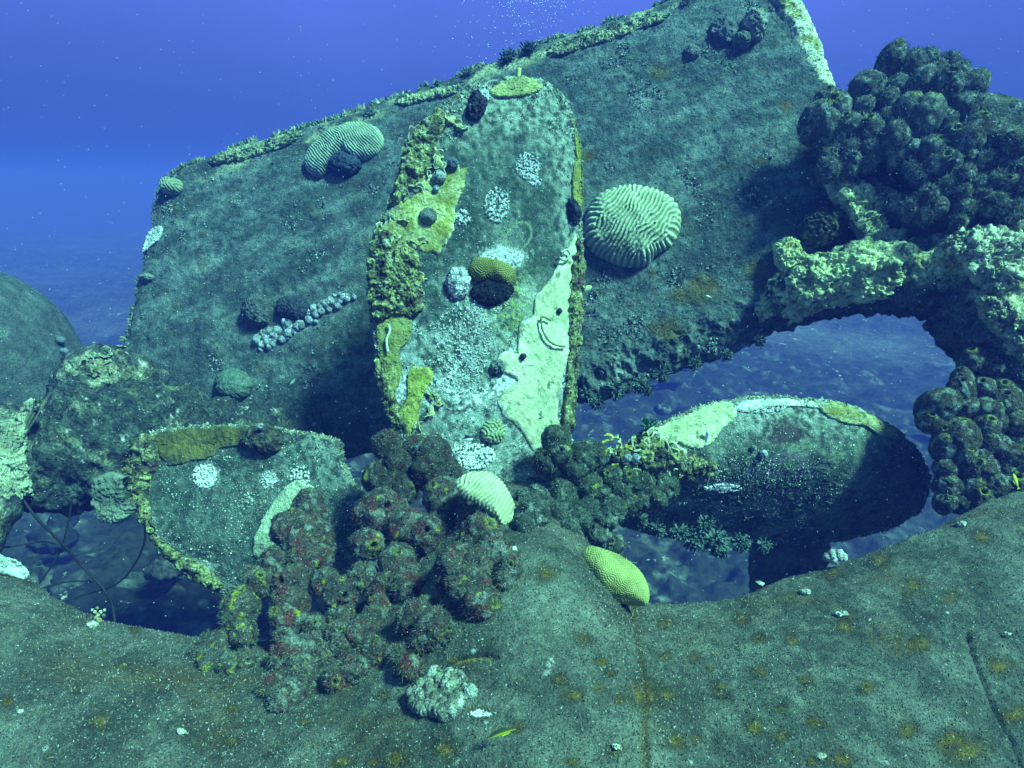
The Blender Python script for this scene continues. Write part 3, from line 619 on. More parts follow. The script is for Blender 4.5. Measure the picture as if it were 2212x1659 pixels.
blob(circ(635, 668, 38, 28), RUD, 0.09, (0.05, 0.06, 0.075), (0.03, 0.04, 0.05), 'dark blue grey sponge mound just above the white tunicates', 'sponge', 'sponge', s=30)
blob(circ(570, 950, 45, 32), S3, 0.07, (0.10, 0.10, 0.06), (0.03, 0.03, 0.03), 'dark brown coral lump on the upper edge of the left blade', s=30, amp=0.015)
blob(circ(1168, 900, 10, 12), S1, 0.02, (0.3, 0.35, 0.3), (0.15, 0.2, 0.15), 'tiny coral knob at the edge of the broad pale crust')
blob(circ(1075, 793, 16, 15), S1, 0.045, (0.2, 0.25, 0.22), (0.08, 0.1, 0.1), 'small dark knob with pale polyps left of the broad pale crust', s=40)
blob(circ(1600, 200 - 105, 22, 14), RUD, 0.10, (0.22, 0.25, 0.2), (0.1, 0.12, 0.1), 'small grey mound near the top of the rudder plate')
blob(circ(1625, 65, 26, 32), RUD, 0.14, (0.34, 0.37, 0.28), (0.1, 0.12, 0.1), 'rough pale coral head on the rudder beside the crusted post', s=14, amp=0.03)
blob(circ(1560, 75, 34, 30), RUD, 0.08, (0.16, 0.18, 0.17), (0.07, 0.08, 0.08), 'low grey growth on the rudder left of the rough pale head', s=12, amp=0.03)
blob(circ(1495, 115, 18, 14), RUD, 0.05, (0.2, 0.22, 0.18), (0.12, 0.13, 0.12), 'faint round coral patch on the upper rudder')
blob(circ(320, 600, 16, 9), RUD, 0.04, (0.2, 0.24, 0.19), (0.14, 0.17, 0.14), 'small flat coral on the left border of the rudder')
# star coral (dark, knobbly) beside the yellow crust
def star(u, v, R, V): return 0.010 * (0.5 + 1.2 * fbm(V, 55, 2, 5)) + 0.01 * fbm(V, 12, 3)
TS = Surf(tubes[0][1], tubes[0][3], 3.15)
relief('star_coral', circ(1768, 497, 52, 46), TS if TS.hit(1768, 540)[0] else RUD, 0.15, lambda u, v, R, V, d: lerp((0.02, 0.022, 0.018), (0.13, 0.12, 0.05), sstep(0.006, 0.012, d)), M_CORAL, 70, 220, dispf=star,
       label='dark brown knobbly star coral dome above the yellow crusted frame', cat='star coral', lift=0.02)

# ------------------------------------------------------------------ encrusting plates
def plate(outline, surf, hi, lo, label, h=0.012, amp=0.006, rim=None, jit=0.11, name='encrusting_coral', cat='encrusting coral', **k):
    rim = rim or tuple(min(1, a * 1.5) for a in hi)
    def cf(u, v, R, V, d):
        c = lerp(lo, hi, sstep(-0.35, 0.25, fbm(V, 8, 4, 3) + 0.6 * fbm(V, 34, 3)))
        c = lerp(c, (0.06, 0.07, 0.045), sstep(0.28, 0.5, fbm(V, 20, 5, 51)) * 0.8); c = c * (0.8 + 0.5 * sstep(-0.3, 0.4, fbm(V, 5, 4, 6)))[:, None]
        c = lerp(c, (0.10, 0.12, 0.09), sstep(0.72, 1.0, R + 0.35 * fbm(V, 16, 4, 13)) * sstep(-0.1, 0.3, fbm(V, 45, 3, 9)) * 0.7)
        return lerp(c, rim, sstep(0.90, 0.99, R) * sstep(-0.2, 0.2, fbm(V, 12, 3, 31)) * 0.55)
    return relief(name, outline, surf, h, cf, M_PLATE, 60, 360, power=14, dispf=lambda u, v, R, V: amp * fbm(V, 14, 4) + amp * 0.8 * fbm(V, 50, 3) + 0.002 * sstep(0.8, 0.95, R) + 0.004 * sstep(0.2, 0.5, fbm(V, 110, 2)), jit=jit, label=label, cat=cat, sink=0.025, **k)
plate([(1222, 540), (1248, 515), (1252, 600), (1240, 680), (1232, 760), (1212, 830), (1205, 900), (1210, 940), (1180, 960), (1150, 972), (1125, 930), (1090, 900), (1076, 872), (1085, 850), (1108, 868), (1120, 840), (1112, 815), (1085, 800), (1076, 770), (1100, 758), (1112, 790), (1118, 740), (1122, 700), (1150, 680), (1158, 640), (1190, 600)],
      S1, PALE, (0.46, 0.52, 0.32), 'broad pale yellow crust down the right side of the upright blade', ctr=(1165, 790), rim=(0.85, 0.9, 0.8), jit=0.06, h=0.016)
plate([(935, 375), (975, 355), (1003, 365), (1004, 400), (985, 450), (978, 500), (950, 545), (900, 540), (860, 520), (818, 525), (835, 470), (865, 420), (895, 380)],
      S1, YEL, (0.25, 0.26, 0.05), 'mustard yellow crust on the left side of the upright blade under leafy folds', ctr=(915, 455), rim=(0.75, 0.78, 0.6))
plate([(1060, 195), (1110, 170), (1150, 172), (1170, 190), (1140, 205), (1100, 210), (1070, 208)], S1, (0.48, 0.50, 0.2), (0.3, 0.33, 0.12), 'yellowish crust capping the tip of the upright blade')
plate([(815, 690), (850, 670), (888, 690), (885, 730), (862, 760), (868, 800), (850, 850), (830, 830), (818, 760)], S1, (0.30, 0.32, 0.10), (0.16, 0.18, 0.05), 'olive crust along the lower left edge of the upright blade')
plate([(885, 800), (925, 795), (935, 820), (915, 850), (905, 900), (890, 935), (868, 940), (858, 900), (880, 860)], S1, (0.40, 0.42, 0.09), (0.22, 0.24, 0.04), 'yellow tongue shaped crust at the lower left foot of the upright blade', ctr=(892, 872))
plate([(1238, 250), (1250, 300), (1254, 350), (1246, 345), (1240, 300)], S1, (0.24, 0.26, 0.03), (0.14, 0.16, 0.02), 'thin green strip of crust high on the right edge of the upright blade')
plate([(1240, 355), (1256, 350), (1259, 410), (1255, 460), (1240, 452), (1236, 400)], S1, (0.26, 0.27, 0.05), (0.16, 0.16, 0.03), 'olive strip of crust midway up the right edge of the upright blade')
plate([(1400, 935), (1440, 912), (1500, 888), (1560, 868), (1585, 880), (1592, 900), (1560, 925), (1535, 960), (1490, 968), (1450, 950)], S2, (0.55, 0.62, 0.34), (0.40, 0.46, 0.24), 'pale green crust plate at the inner end of the right blade with a standing peg', rim=(0.85, 0.9, 0.75))
plate([(1585, 884), (1610, 868), (1650, 862), (1720, 864), (1800, 873), (1835, 884), (1800, 884), (1720, 877), (1650, 878), (1610, 890)], S2, (0.62, 0.66, 0.52), (0.4, 0.45, 0.36), 'thin whitish crust strip along the crest of the right blade', ctr=(1700, 871), rim=(0.85, 0.88, 0.82), h=0.008, jit=0.1)
plate([(1770, 880), (1800, 866), (1850, 884), (1900, 910), (1935, 945), (1900, 940), (1870, 920), (1830, 915), (1790, 900)], S2, (0.42, 0.44, 0.22), (0.28, 0.28, 0.08), 'cream and olive crust strip along the top outer edge of the right blade', rim=(0.8, 0.84, 0.76))
plate([(325, 955), (350, 932), (410, 924), (470, 920), (535, 922), (560, 940), (540, 958), (480, 968), (465, 985), (420, 995), (370, 1005), (345, 985)], S3, (0.15, 0.14, 0.035), (0.07, 0.07, 0.02), 'olive brown crust band along the top of the left blade', ctr=(430, 955), rim=(0.36, 0.42, 0.3))
plate([(555, 1150), (580, 1100), (610, 1060), (640, 1038), (672, 1050), (685, 1075), (660, 1100), (620, 1150), (580, 1190), (550, 1200)], S3, (0.44, 0.50, 0.34), (0.32, 0.38, 0.26), 'smooth pale crust on the left blade running down to the sponges')
plate([(210, 1040), (240, 1020), (280, 1030), (300, 1070), (280, 1120), (240, 1125), (215, 1085)], S3, (0.19, 0.22, 0.16), (0.10, 0.125, 0.09), 'pale rough crust just left of the left blade edge', h=0.06, amp=0.02, lift=0.0)
plate([(1665, 535), (1700, 525), (1730, 560), (1760, 580), (1750, 620), (1720, 640), (1690, 690), (1640, 700), (1645, 660), (1690, 620), (1668, 575)], RUD, (0.58, 0.62, 0.30), (0.36, 0.38, 0.14), 'lemon yellow crust where the rudder meets the frame', ctr=(1705, 600), h=0.07, amp=0.035, jit=0.1, lift=0.05)
plate([(1765, 410), (1800, 400), (1830, 425), (1860, 470), (1890, 520), (1930, 560), (1920, 620), (1870, 650), (1810, 660), (1780, 630), (1790, 590), (1840, 560), (1820, 500), (1780, 450)], RUD, (0.55, 0.60, 0.34), (0.26, 0.30, 0.14), 'knobbly cream and yellow crust beside the dark star coral', ctr=(1850, 570), h=0.12, amp=0.06, jit=0.1, lift=0.10)
plate([(1700, 600), (1740, 560), (1800, 545), (1870, 555), (1930, 560), (1950, 600), (1920, 640), (1850, 655), (1790, 665), (1740, 680), (1700, 700), (1690, 650)], TS, (0.60, 0.64, 0.32), (0.36, 0.40, 0.18), 'broad lemon cream crust covering the front of the frame arm', ctr=(1820, 610), h=0.04, amp=0.04, jit=0.16)
plate([(2030, 520), (2100, 500), (2180, 495), (2212, 540), (2200, 600), (2150, 640), (2110, 620), (2070, 570)], TS, (0.60, 0.60, 0.42), (0.25, 0.27, 0.15), 'rough pale crust on the frame below the right hand sponges', h=0.08, amp=0.05, jit=0.12)
plate([(2110, 640), (2170, 650), (2212, 700), (2230, 790), (2190, 770), (2150, 720), (2120, 690)], TS, (0.50, 0.50, 0.30), (0.2, 0.21, 0.1), 'pale yellow crust going down the outer side of the frame', h=0.07, amp=0.05, jit=0.12)
TL = Surf(tubes[4][1], tubes[4][3], 2.95)
plate([(-20, 980), (20, 910), (60, 870), (98, 865), (70, 900), (55, 960), (60, 1020), (70, 1070), (20, 1075), (-25, 1070)], TL, (0.42, 0.45, 0.30), (0.25, 0.28, 0.18), 'cream folded crust at the far left edge of the picture', ctr=(20, 990), h=0.02, amp=0.03, lift=0.0, jit=0.2)
plate([(-30, 1180), (0, 1200), (40, 1215), (62, 1240), (50, 1250), (0, 1240), (-30, 1260)], HULL, (0.65, 0.68, 0.62), (0.4, 0.44, 0.4), 'white scaly crust on the left rim of the hull', amp=0.012)
for o_, lb in (([(452, 352), (500, 330), (560, 318), (640, 290), (638, 302), (590, 325), (540, 342), (500, 350)], 'cream crust on the left end of the rudder top edge'),
          ([(860, 222), (920, 205), (985, 190), (980, 205), (930, 215), (880, 228)], 'cream crust on the rudder top edge just left of the blade tip'),
          ([(1190, 108), (1240, 88), (1320, 65), (1420, 35), (1430, 45), (1340, 80), (1260, 105), (1200, 122)], 'long cream crust on the rudder top edge right of the blade tip')):
    plate(o_, RUD, (0.38, 0.42, 0.22), (0.12, 0.15, 0.10), lb, h=0.025, amp=0.04, jit=0.3)
plate([(310, 545), (325, 500), (350, 490), (345, 515), (330, 530)], RUD, (0.7, 0.74, 0.7), (0.4, 0.45, 0.4), 'small white crust on the left border of the rudder', amp=0.01)
plate([(1340, 1010), (1370, 1000), (1390, 1015), (1380, 1030), (1345, 1040), (1325, 1025)], S2, (0.30, 0.38, 0.18), (0.2, 0.26, 0.12), 'small green crust between the turf lumps and the right blade', lift=0.05)

def mixed(u, v, R, V, d):
    c = lerp((0.07, 0.07, 0.045), (0.36, 0.38, 0.15), sstep(-0.35, 0.15, fbm(V, 13, 5, 4)))
    c = lerp(c, (0.50, 0.55, 0.38), sstep(0.15, 0.4, fbm(V, 19, 4, 8)) * 0.9); c = lerp(c, (0.10, 0.05, 0.06), sstep(0.2, 0.4, fbm(V, 11, 4, 15)) * 0.8)
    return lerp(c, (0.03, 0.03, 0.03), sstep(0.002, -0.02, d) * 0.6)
def crustband(o_, surf, h, amp, label, **k):
    return relief('crust_band', o_, surf, h, mixed, M_ROCK, 60, 420, power=6, dispf=lambda u, v, R, V: amp * fbm(V, 16, 5, 3, True) + amp * 0.6 * fbm(V, 42, 3), jit=0.22, label=label, cat='encrusting growth', **k)
crustband([(893, 305), (925, 262), (952, 245), (960, 262), (940, 320), (915, 380), (880, 415), (860, 440), (858, 400), (876, 345)], S1, 0.035, 0.022, 'thick mottled growth band on the upper left edge of the upright blade under the leaves')
crustband([(806, 545), (830, 510), (880, 535), (905, 560), (900, 600), (915, 650), (890, 680), (850, 675), (815, 690), (803, 620)], S1, 0.04, 0.028, 'dark and cream ragged growth at mid height on the left edge of the upright blade')
crustband([(818, 780), (850, 850), (880, 930), (905, 960), (880, 965), (850, 905), (828, 840)], S1, 0.03, 0.02, 'dark ragged growth strip at the lowest left edge of the upright blade')
crustband([(1232, 590), (1250, 520), (1256, 600), (1250, 700), (1238, 820), (1230, 930), (1215, 960), (1220, 860), (1230, 720)], S1, 0.03, 0.02, 'narrow dark ragged growth down the right edge of the upright blade', ctr=(1238, 720))
crustband([(1330, 985), (1380, 945), (1440, 960), (1500, 985), (1540, 1005), (1500, 1030), (1430, 1020), (1370, 1015)], S2, 0.05, 0.03, 'lumpy mottled growth across the root of the right blade below the pale crust')
crustband([(283, 1000), (300, 960), (330, 945), (345, 990), (325, 1040), (320, 1110), (335, 1150), (300, 1100), (285, 1050)], S3, 0.04, 0.03, 'ragged growth down the outer left edge of the left blade')
crustband([(330, 1150), (380, 1190), (440, 1225), (480, 1265), (455, 1262), (400, 1225), (350, 1180)], S3, 0.03, 0.02, 'pale ragged growth along the lower edge of the left blade')

# ------------------------------------------------------------------ white grazed coral spots
def spotpatch(cx, cy, rx, ry, surf, count, label, size=0.0055, hole=0.0):
    V, f = [], []; c3 = []
    for _ in range(int(count * 2.2)):
        a = random.uniform(0, 6.283); q = (hole + (1 - hole) * random.random()) ** 0.6
        x, y = cx + rx * q * math.cos(a), cy + ry * q * math.sin(a)
        if fbm(np.array([[x * .16, y * .16, cx]]), 1.0, 2)[0] < -0.05: continue
        d, n = surf.depth(x, y); b = P(x, y, d) + n * 0.006
        t = np.cross(n, rng.normal(size=3)); t /= np.linalg.norm(t); s_ = np.cross(n, t); L = size * random.uniform(0.5, 1.6); W = size * random.uniform(0.3, 0.7)
        k = len(V); V += [b + t * L * .8, b + s_ * W, b - t * L * .8, b - s_ * W, b + n * W * 1.3]; f += [(k, k + 1, k + 4), (k + 1, k + 2, k + 4), (k + 2, k + 3, k + 4), (k + 3, k, k + 4)]
        c3 += [np.array(WHITE) * random.uniform(0.8, 1.15)] * 5
    o = mesh('white_coral', V, f, M_TUFT, np.array(c3), smooth=False); prop(o, label, 'coral', 'white speckled coral spots')
spotpatch(1140, 358, 27, 30, S1, 330, 'upper round white speckled coral spot on the upright blade')
spotpatch(1155, 392, 14, 12, S1, 90, 'small white speckled tail under the upper round spot on the upright blade')
spotpatch(1074, 443, 28, 38, S1, 380, 'oval white speckled coral spot in the middle of the upright blade', hole=0.06)
spotpatch(1000, 470, 16, 18, S1, 140, 'white speckled spot at the right edge of the mustard crust')
spotpatch(445, 1028, 27, 26, S3, 420, 'round white speckled coral spot on the left blade')
spotpatch(582, 1036, 18, 20, S3, 100, 'faint white speckled spot in the middle of the left blade', size=0.005)
spotpatch(650, 1030, 22, 24, S3, 120, 'white speckles above the smooth pale crust on the left blade', size=0.006)
spotpatch(1090, 556, 38, 18, S1, 420, 'bright white coral patch above the small olive brain coral', size=0.008)
spotpatch(1000, 740, 60, 90, S1, 520, 'scattered white flecks over the lower middle of the upright blade', size=0.005)
spotpatch(1020, 985, 50, 28, S1, 480, 'bright white speckled patch at the foot of the upright blade', size=0.007)
spotpatch(1560, 1052, 40, 9, S2, 260, 'white streak on the lower middle of the right blade', size=0.007)
spotpatch(1640, 880, 60, 12, S2, 240, 'white flecks on the top of the right blade', size=0.006)
spotpatch(985, 1512, 34, 12, HULL, 220, 'white broken base beside the lobed finger coral', size=0.006)
spotpatch(1035, 1545, 24, 6, HULL, 90, 'small white scraps right of the lobed finger coral', size=0.007)

# ------------------------------------------------------------------ leafy folds
def frond(c, n, size, mat, colr, parent, sd):
    r_ = np.random.default_rng(sd); nr, na = 8, 26
    side = np.cross(n, r_.normal(size=3)); side /= np.linalg.norm(side); out_ = n * r_.uniform(0.25, 0.7) + np.cross(side, n) * r_.choice([-1, 1]); out_ /= np.linalg.norm(out_); nz = np.cross(side, out_)
    rr = np.linspace(0.05, 1, nr)[:, None]; a = np.linspace(-0.1, math.pi + 0.1, na)[None]
    k1, p1 = r_.integers(3, 6), r_.uniform(0, 6)
    wav = 0.17 * rr ** 2 * np.sin(k1 * a + p1) + 0.2 * rr ** 2
    rad = rr * (1 + 0.15 * np.sin(5 * a + p1))
    top = c + size * ((rad * np.cos(a))[..., None] * side + (rad * np.sin(a) * 0.8)[..., None] * out_ + wav[..., None] * nz)
    bot = top - nz * size * 0.14
    V = np.concatenate([top.reshape(-1, 3), bot.reshape(-1, 3)]); m = nr * na
    f = [grid_faces(nr, na), grid_faces(nr, na, off=m)[:, ::-1]]
    e = np.arange(na - 1) + (nr - 1) * na; f.append(np.stack([e, e + 1, e + 1 + m, e + m], 1))
    R = np.repeat(rr[:, 0], na); col = lerp(np.array(colr) * 0.6, colr, sstep(0.1, 0.7, R)); col = lerp(col, (0.7, 0.72, 0.5), sstep(0.85, 1, R) * 0.7)
    return mesh('frond', V, np.concatenate(f), mat, np.concatenate([col, col]), parent)
def leafy(pts, surf, label, sizes=(10, 20), cols=(YEL,), n=None, spread=8, off=0.01):
    d0, _ = surf.depth(*pts[0]); t = root('lettuce_coral', P(pts[0][0], pts[0][1], d0), label, 'lettuce coral')
    for k in range(n or len(pts)):
        q = pts[k % len(pts)]; x, y = q[0] + random.uniform(-spread, spread), q[1] + random.uniform(-spread, spread)
        cx, cy = np.mean([p[0] for p in pts]), np.mean([p[1] for p in pts])
        d, nn_ = surf.depth(x, y, 1040, 620) if surf is S1 else surf.depth(x, y, cx, cy)
        frond(P(x, y, d) + nn_ * off, nn_ + rng.normal(size=3) * 0.3 + UP * 0.2, random.uniform(*sizes) * d / F, M_PLATE, random.choice(cols), t, random.randrange(99999))
leafy([(900, 300), (885, 330), (880, 360), (905, 345), (925, 355), (875, 395), (895, 400), (915, 385), (940, 345), (925, 320), (895, 375), (865, 420), (905, 415), (885, 312), (945, 365)], S1,
      'cluster of curled yellow green leaves on the upper left edge of the upright blade', (11, 22), (YEL, (0.32, 0.34, 0.1), (0.2, 0.22, 0.08), (0.12, 0.12, 0.1)), n=46)
leafy([(952, 255), (965, 262), (985, 270), (940, 270), (990, 285)], S1, 'few small yellow leaves below the notch near the blade tip', (9, 15), (YEL, (0.3, 0.36, 0.2)), n=9)
leafy([(825, 495), (840, 470), (850, 515), (835, 540), (825, 560), (860, 540), (870, 470), (905, 520)], S1, 'yellow leaf folds at the middle left edge of the upright blade', (9, 16), (YEL, (0.3, 0.32, 0.08), (0.15, 0.17, 0.1)), n=22)
leafy([(830, 590), (850, 620), (880, 600), (860, 580), (895, 640), (850, 650), (835, 640), (900, 600), (875, 630)], S1, 'dark ragged folds with pale tips on the left edge of the blade at mid height', (9, 18), ((0.10, 0.11, 0.08), (0.35, 0.38, 0.3), (0.05, 0.05, 0.05), (0.4, 0.4, 0.12)), n=34)
leafy([(935, 855), (948, 870), (930, 890), (900, 925), (872, 950), (905, 960), (880, 930)], S1, 'small olive leaves around the foot of the upright blade', (8, 15), (YEL, (0.2, 0.22, 0.05)), n=18)
leafy([(1370, 965), (1400, 955), (1430, 960), (1450, 975), (1460, 1000), (1440, 1010), (1400, 1005), (1375, 990)], S2, 'layered cream rimmed folds at the root of the right blade', (16, 30), ((0.3, 0.34, 0.18), (0.4, 0.44, 0.25), (0.2, 0.25, 0.16)), n=22, off=0.03)
leafy([(1315, 975), (1330, 968), (1345, 975), (1322, 985)], S2, 'bright yellow small leaves left of the two white sea squirts', (6, 11), (YEL, (0.5, 0.48, 0.05)), n=12, off=0.05)
leafy([(1800, 600), (1830, 610), (1860, 620), (1790, 640), (1820, 650), (1880, 640), (1850, 590)], TS, 'yellow ruffled leaves hanging on the frame below the star coral', (11, 20), ((0.40, 0.43, 0.2), (0.3, 0.33, 0.1), (0.4, 0.42, 0.2)), n=11, off=0.0)
leafy([(205, 770), (225, 765), (262, 755), (265, 740), (240, 790), (180, 790), (200, 800)], Surf(tubes[3][1], tubes[3][3], 3.5), 'yellow green knobs and leaves on the crusted arm left of the rudder', (7, 13), ((0.3, 0.33, 0.16), (0.22, 0.25, 0.12), (0.15, 0.17, 0.1)), n=16)

# ------------------------------------------------------------------ sponges
def lobe(x, y, d, r, parent, base, accents, seed, osc=True, axis=None, nu=40, nv=56, tall=1.15, lump=1.0):
    r_ = np.random.default_rng(seed)
    ax = (-FW * r_.uniform(0.35, 0.9) + UP * r_.uniform(0.1, 0.9) + RT * r_.uniform(-0.5, 0.5)) if axis is None else np.array(axis, float)
    ax /= np.linalg.norm(ax); a1 = np.cross(ax, (0.3, 0.5, 0.7)); a1 /= np.linalg.norm(a1); a2 = np.cross(ax, a1)
    t = np.linspace(0.001, math.pi - 0.001, nu) ** 1.0; t = (t / math.pi) ** 1.15 * math.pi; t = t[:, None]; p = np.linspace(0, 2 * math.pi, nv, endpoint=False)[None]
    n = ((np.sin(t) * np.cos(p))[..., None] * a1 + (np.sin(t) * np.sin(p))[..., None] * a2 + (np.cos(t) * np.ones_like(p))[..., None] * ax).reshape(-1, 3)
    T = np.repeat(t[:, 0], nv); c = P(x, y, d)
    sh = 1 + lump * (0.28 * fbm(n, 1.3, 3, seed * 1.7) + 0.14 * fbm(n, 3.5, 4, seed * 0.7)) + 0.07 * fbm(n, 8, 4, seed * 0.3)
    wd = r_.uniform(0.12, 0.22) if osc else 0.0
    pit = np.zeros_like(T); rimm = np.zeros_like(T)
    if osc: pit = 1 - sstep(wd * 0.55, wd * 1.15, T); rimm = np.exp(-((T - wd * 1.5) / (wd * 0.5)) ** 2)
    L = r * (sh + 0.07 * rimm - 0.55 * pit)
    V = c + n * L[:, None]; V = V + ax * ((n @ ax) * r * (tall - 1))[:, None]
    col = lerp(np.array(base) * 0.55, base, sstep(-0.3, 0.4, fbm(V, 18, 4, seed)))
    for (ac, thr, s_, am) in accents: col = lerp(col, ac, sstep(thr, thr + 0.14, fbm(V, s_, 4, seed * 3.1 + thr * 10)) * am)
    if osc and r_.random() < 0.6: col = lerp(col, (0.34, 0.36, 0.02), rimm * 0.6)
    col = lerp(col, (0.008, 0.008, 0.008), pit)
    mesh('lobe', V, grid_faces(nu, nv, True), M_SPONGE, col, parent)
    return V[nv * 3:], n[nv * 3:]
def colony(label, lobes, depthf, base, accents, seed, oscp=0.5, grow=1.12, lump=0.9, tuft=0.008, tcols=None, tn=90, name='sponge_colony', cat='sponge', res=(40, 56), group=None, sit=0.25):
    x0, y0, _ = lobes[0]; t = root(name, P(np.mean([l[0] for l in lobes]), np.mean([l[1] for l in lobes]), depthf(*lobes[0][:2])), label, cat, group)
    AV, AN = [], []
    for i, (x, y, r) in enumerate(lobes):
        d = depthf(x, y); rm = r * d / F * random.uniform(0.8, 1.16)
        v, n = lobe(x, y, d - rm * sit, rm * grow, t, base, accents, seed + i * 3, osc=random.random() < oscp, nu=res[0], nv=res[1], tall=random.uniform(1.0, 1.45), lump=lump); AV.append(v); AN.append(n)
    AV = np.concatenate(AV); AN = np.concatenate(AN)
    tufts_on(AV, AN, tn * len(lobes), tuft, tcols or [base, SILT, (0.06, 0.07, 0.05)], 'fuzz', t, wid=0.13, aim=0.5)
    hm_ = fbm(AV, 9, 3, seed) > -0.05
    tufts_on(AV[hm_], AN[hm_], int(tn * 0.45) * len(lobes), tuft * 1.9, [(0.17, 0.20, 0.17), (0.10, 0.12, 0.09), (0.22, 0.26, 0.22)], 'fuzz', t, wid=0.05, aim=0.6)
    return t
Z = lambda L: [(414.8 + a * .3889, 921.7 + b * .3889, c * .3889) for a, b, c in L]
def fgd(x, y):
    dd = float(np.interp(y, [940, 1050, 1150, 1250, 1350, 1450, 1560], [2.62, 2.58, 2.42, 2.28, 2.18, 2.05, 1.93]))
    h, _ = HULL.hit(x, y)
    return min(dd, h - 0.02) if h else dd
ACC = [((0.15, 0.035, 0.03), 0.12, 12, 0.7), ((0.24, 0.29, 0.24), 0.12, 22, 0.7), ((0.42, 0.42, 0.02), 0.33, 26, 0.95), ((0.28, 0.03, 0.02), 0.45, 8, 0.9)]
RB = (0.125, 0.10, 0.08)
TCF = [(0.13, 0.11, 0.09), (0.22, 0.26, 0.22), (0.24, 0.24, 0.03), (0.06, 0.03, 0.03), (0.25, 0.27, 0.22)]
colony('black brown sponge lumps piled against the foot of the upright blade', Z([(1090, 110, 70), (1330, 160, 110), (1240, 100, 60), (1130, 220, 100), (1050, 280, 90), (1320, 250, 110), (1180, 350, 80), (1420, 240, 70)]),
       fgd, (0.075, 0.07, 0.055), [(MAROON, 0.25, 9, 0.7), ((0.30, 0.32, 0.02), 0.34, 14, 0.9), ((0.2, 0.25, 0.22), 0.30, 22, 0.7)], 100, 0.35, tcols=TCF, tn=420)
colony('reddish sponge lumps high in the pile beside the pale coral plate', Z([(1400, 390, 110), (1450, 460, 80), (1040, 470, 110), (960, 500, 60), (1130, 460, 70), (980, 650, 80), (920, 640, 45), (1200, 570, 100), (1300, 600, 90), (1380, 560, 90), (1600, 600, 90), (1530, 520, 60), (1670, 640, 70)]),
       fgd, RB, ACC, 200, 0.6, tcols=TCF, tn=420)
colony('large round reddish sponge at the right end of the pile with a ring opening', Z([(1480, 790, 110), (1600, 780, 120), (1560, 900, 120), (1600, 980, 80), (1760, 790, 60), (1740, 850, 60), (1450, 760, 80), (1680, 720, 90)]),
       fgd, (0.13, 0.11, 0.085), ACC, 300, 0.6, tcols=TCF, tn=420)
colony('sponge lumps on the upper left of the big pile touching the left blade', Z([(650, 440, 80), (700, 480, 60), (560, 570, 100), (640, 620, 100), (700, 720, 80), (480, 600, 50), (470, 760, 90), (340, 830, 50), (550, 860, 90), (380, 880, 60), (740, 860, 70), (620, 760, 90)]),
       fgd, RB, ACC, 400, 0.4, tcols=TCF, tn=420)
colony('central sponge lumps of the big pile with a bright red blotch', Z([(1140, 760, 110), (1220, 820, 60), (950, 840, 70), (1080, 930, 100), (1050, 1010, 70), (1200, 900, 80), (1240, 1080, 110), (1340, 1130, 100), (1280, 1200, 80), (1160, 1270, 60), (1200, 1340, 60), (1400, 1150, 60), (1300, 1020, 80), (1000, 1080, 70)]),
       fgd, RB, ACC + [((0.30, 0.02, 0.015), 0.36, 6, 0.9)], 500, 0.4, tcols=TCF, tn=420)
colony('sponge lumps in the lower middle of the big pile standing on the hull', Z([(820, 930, 90), (550, 970, 85), (540, 1070, 80), (520, 1150, 70), (680, 1110, 60), (680, 1190, 60), (830, 1050, 70), (800, 1140, 50), (590, 1280, 100), (600, 1380, 100), (600, 1470, 85), (520, 1520, 70), (470, 1440, 70), (840, 1220, 60), (950, 1150, 80), (810, 1400, 80), (900, 1350, 80), (1000, 1260, 70), (720, 1290, 70)]),
       fgd, (0.12, 0.10, 0.08), ACC, 600, 0.5, tcols=TCF, tn=420)
colony('sponge lumps at the lower left end of the big pile over the opening edge', Z([(270, 1000, 90), (300, 960, 70), (240, 1080, 70), (290, 1150, 70), (110, 1230, 85), (100, 1310, 80), (220, 1330, 70), (290, 1300, 50)]),
       fgd, (0.13, 0.12, 0.09), [((0.38, 0.40, 0.03), 0.18, 32, 0.9), (MAROON, 0.3, 8, 0.7), ((0.3, 0.34, 0.28), 0.25, 22, 0.8)], 700, 0.3, tcols=TCF, tn=420)
Y2 = lambda L: [(1106 + a * .2222, 875.6 + b * .2222, c * .2222) for a, b, c in L]
colony('dark green turf covered lumps with yellow patches between the hub and the right blade', Y2([(430, 330, 120), (330, 560, 120), (450, 480, 130), (700, 500, 130), (800, 480, 110), (620, 620, 120), (750, 780, 130), (870, 830, 100), (1050, 850, 120), (1270, 780, 110), (1500, 800, 120), (1400, 900, 110), (500, 880, 130), (330, 920, 100), (1250, 900, 110), (1130, 960, 100), (980, 700, 110), (1150, 740, 90)]),
       lambda x, y: 2.60 + (x - 1150) / 350 * 0.08, (0.085, 0.105, 0.07), [((0.36, 0.40, 0.02), 0.34, 9, 0.95), ((0.26, 0.31, 0.25), 0.18, 20, 0.8), (MAROON, 0.42, 8, 0.6)], 800, 0.2, tcols=[(0.1, 0.13, 0.08), (0.28, 0.34, 0.26), (0.05, 0.06, 0.05), (0.34, 0.36, 0.04)], tn=420, name='algae_lumps', cat='algae growth')
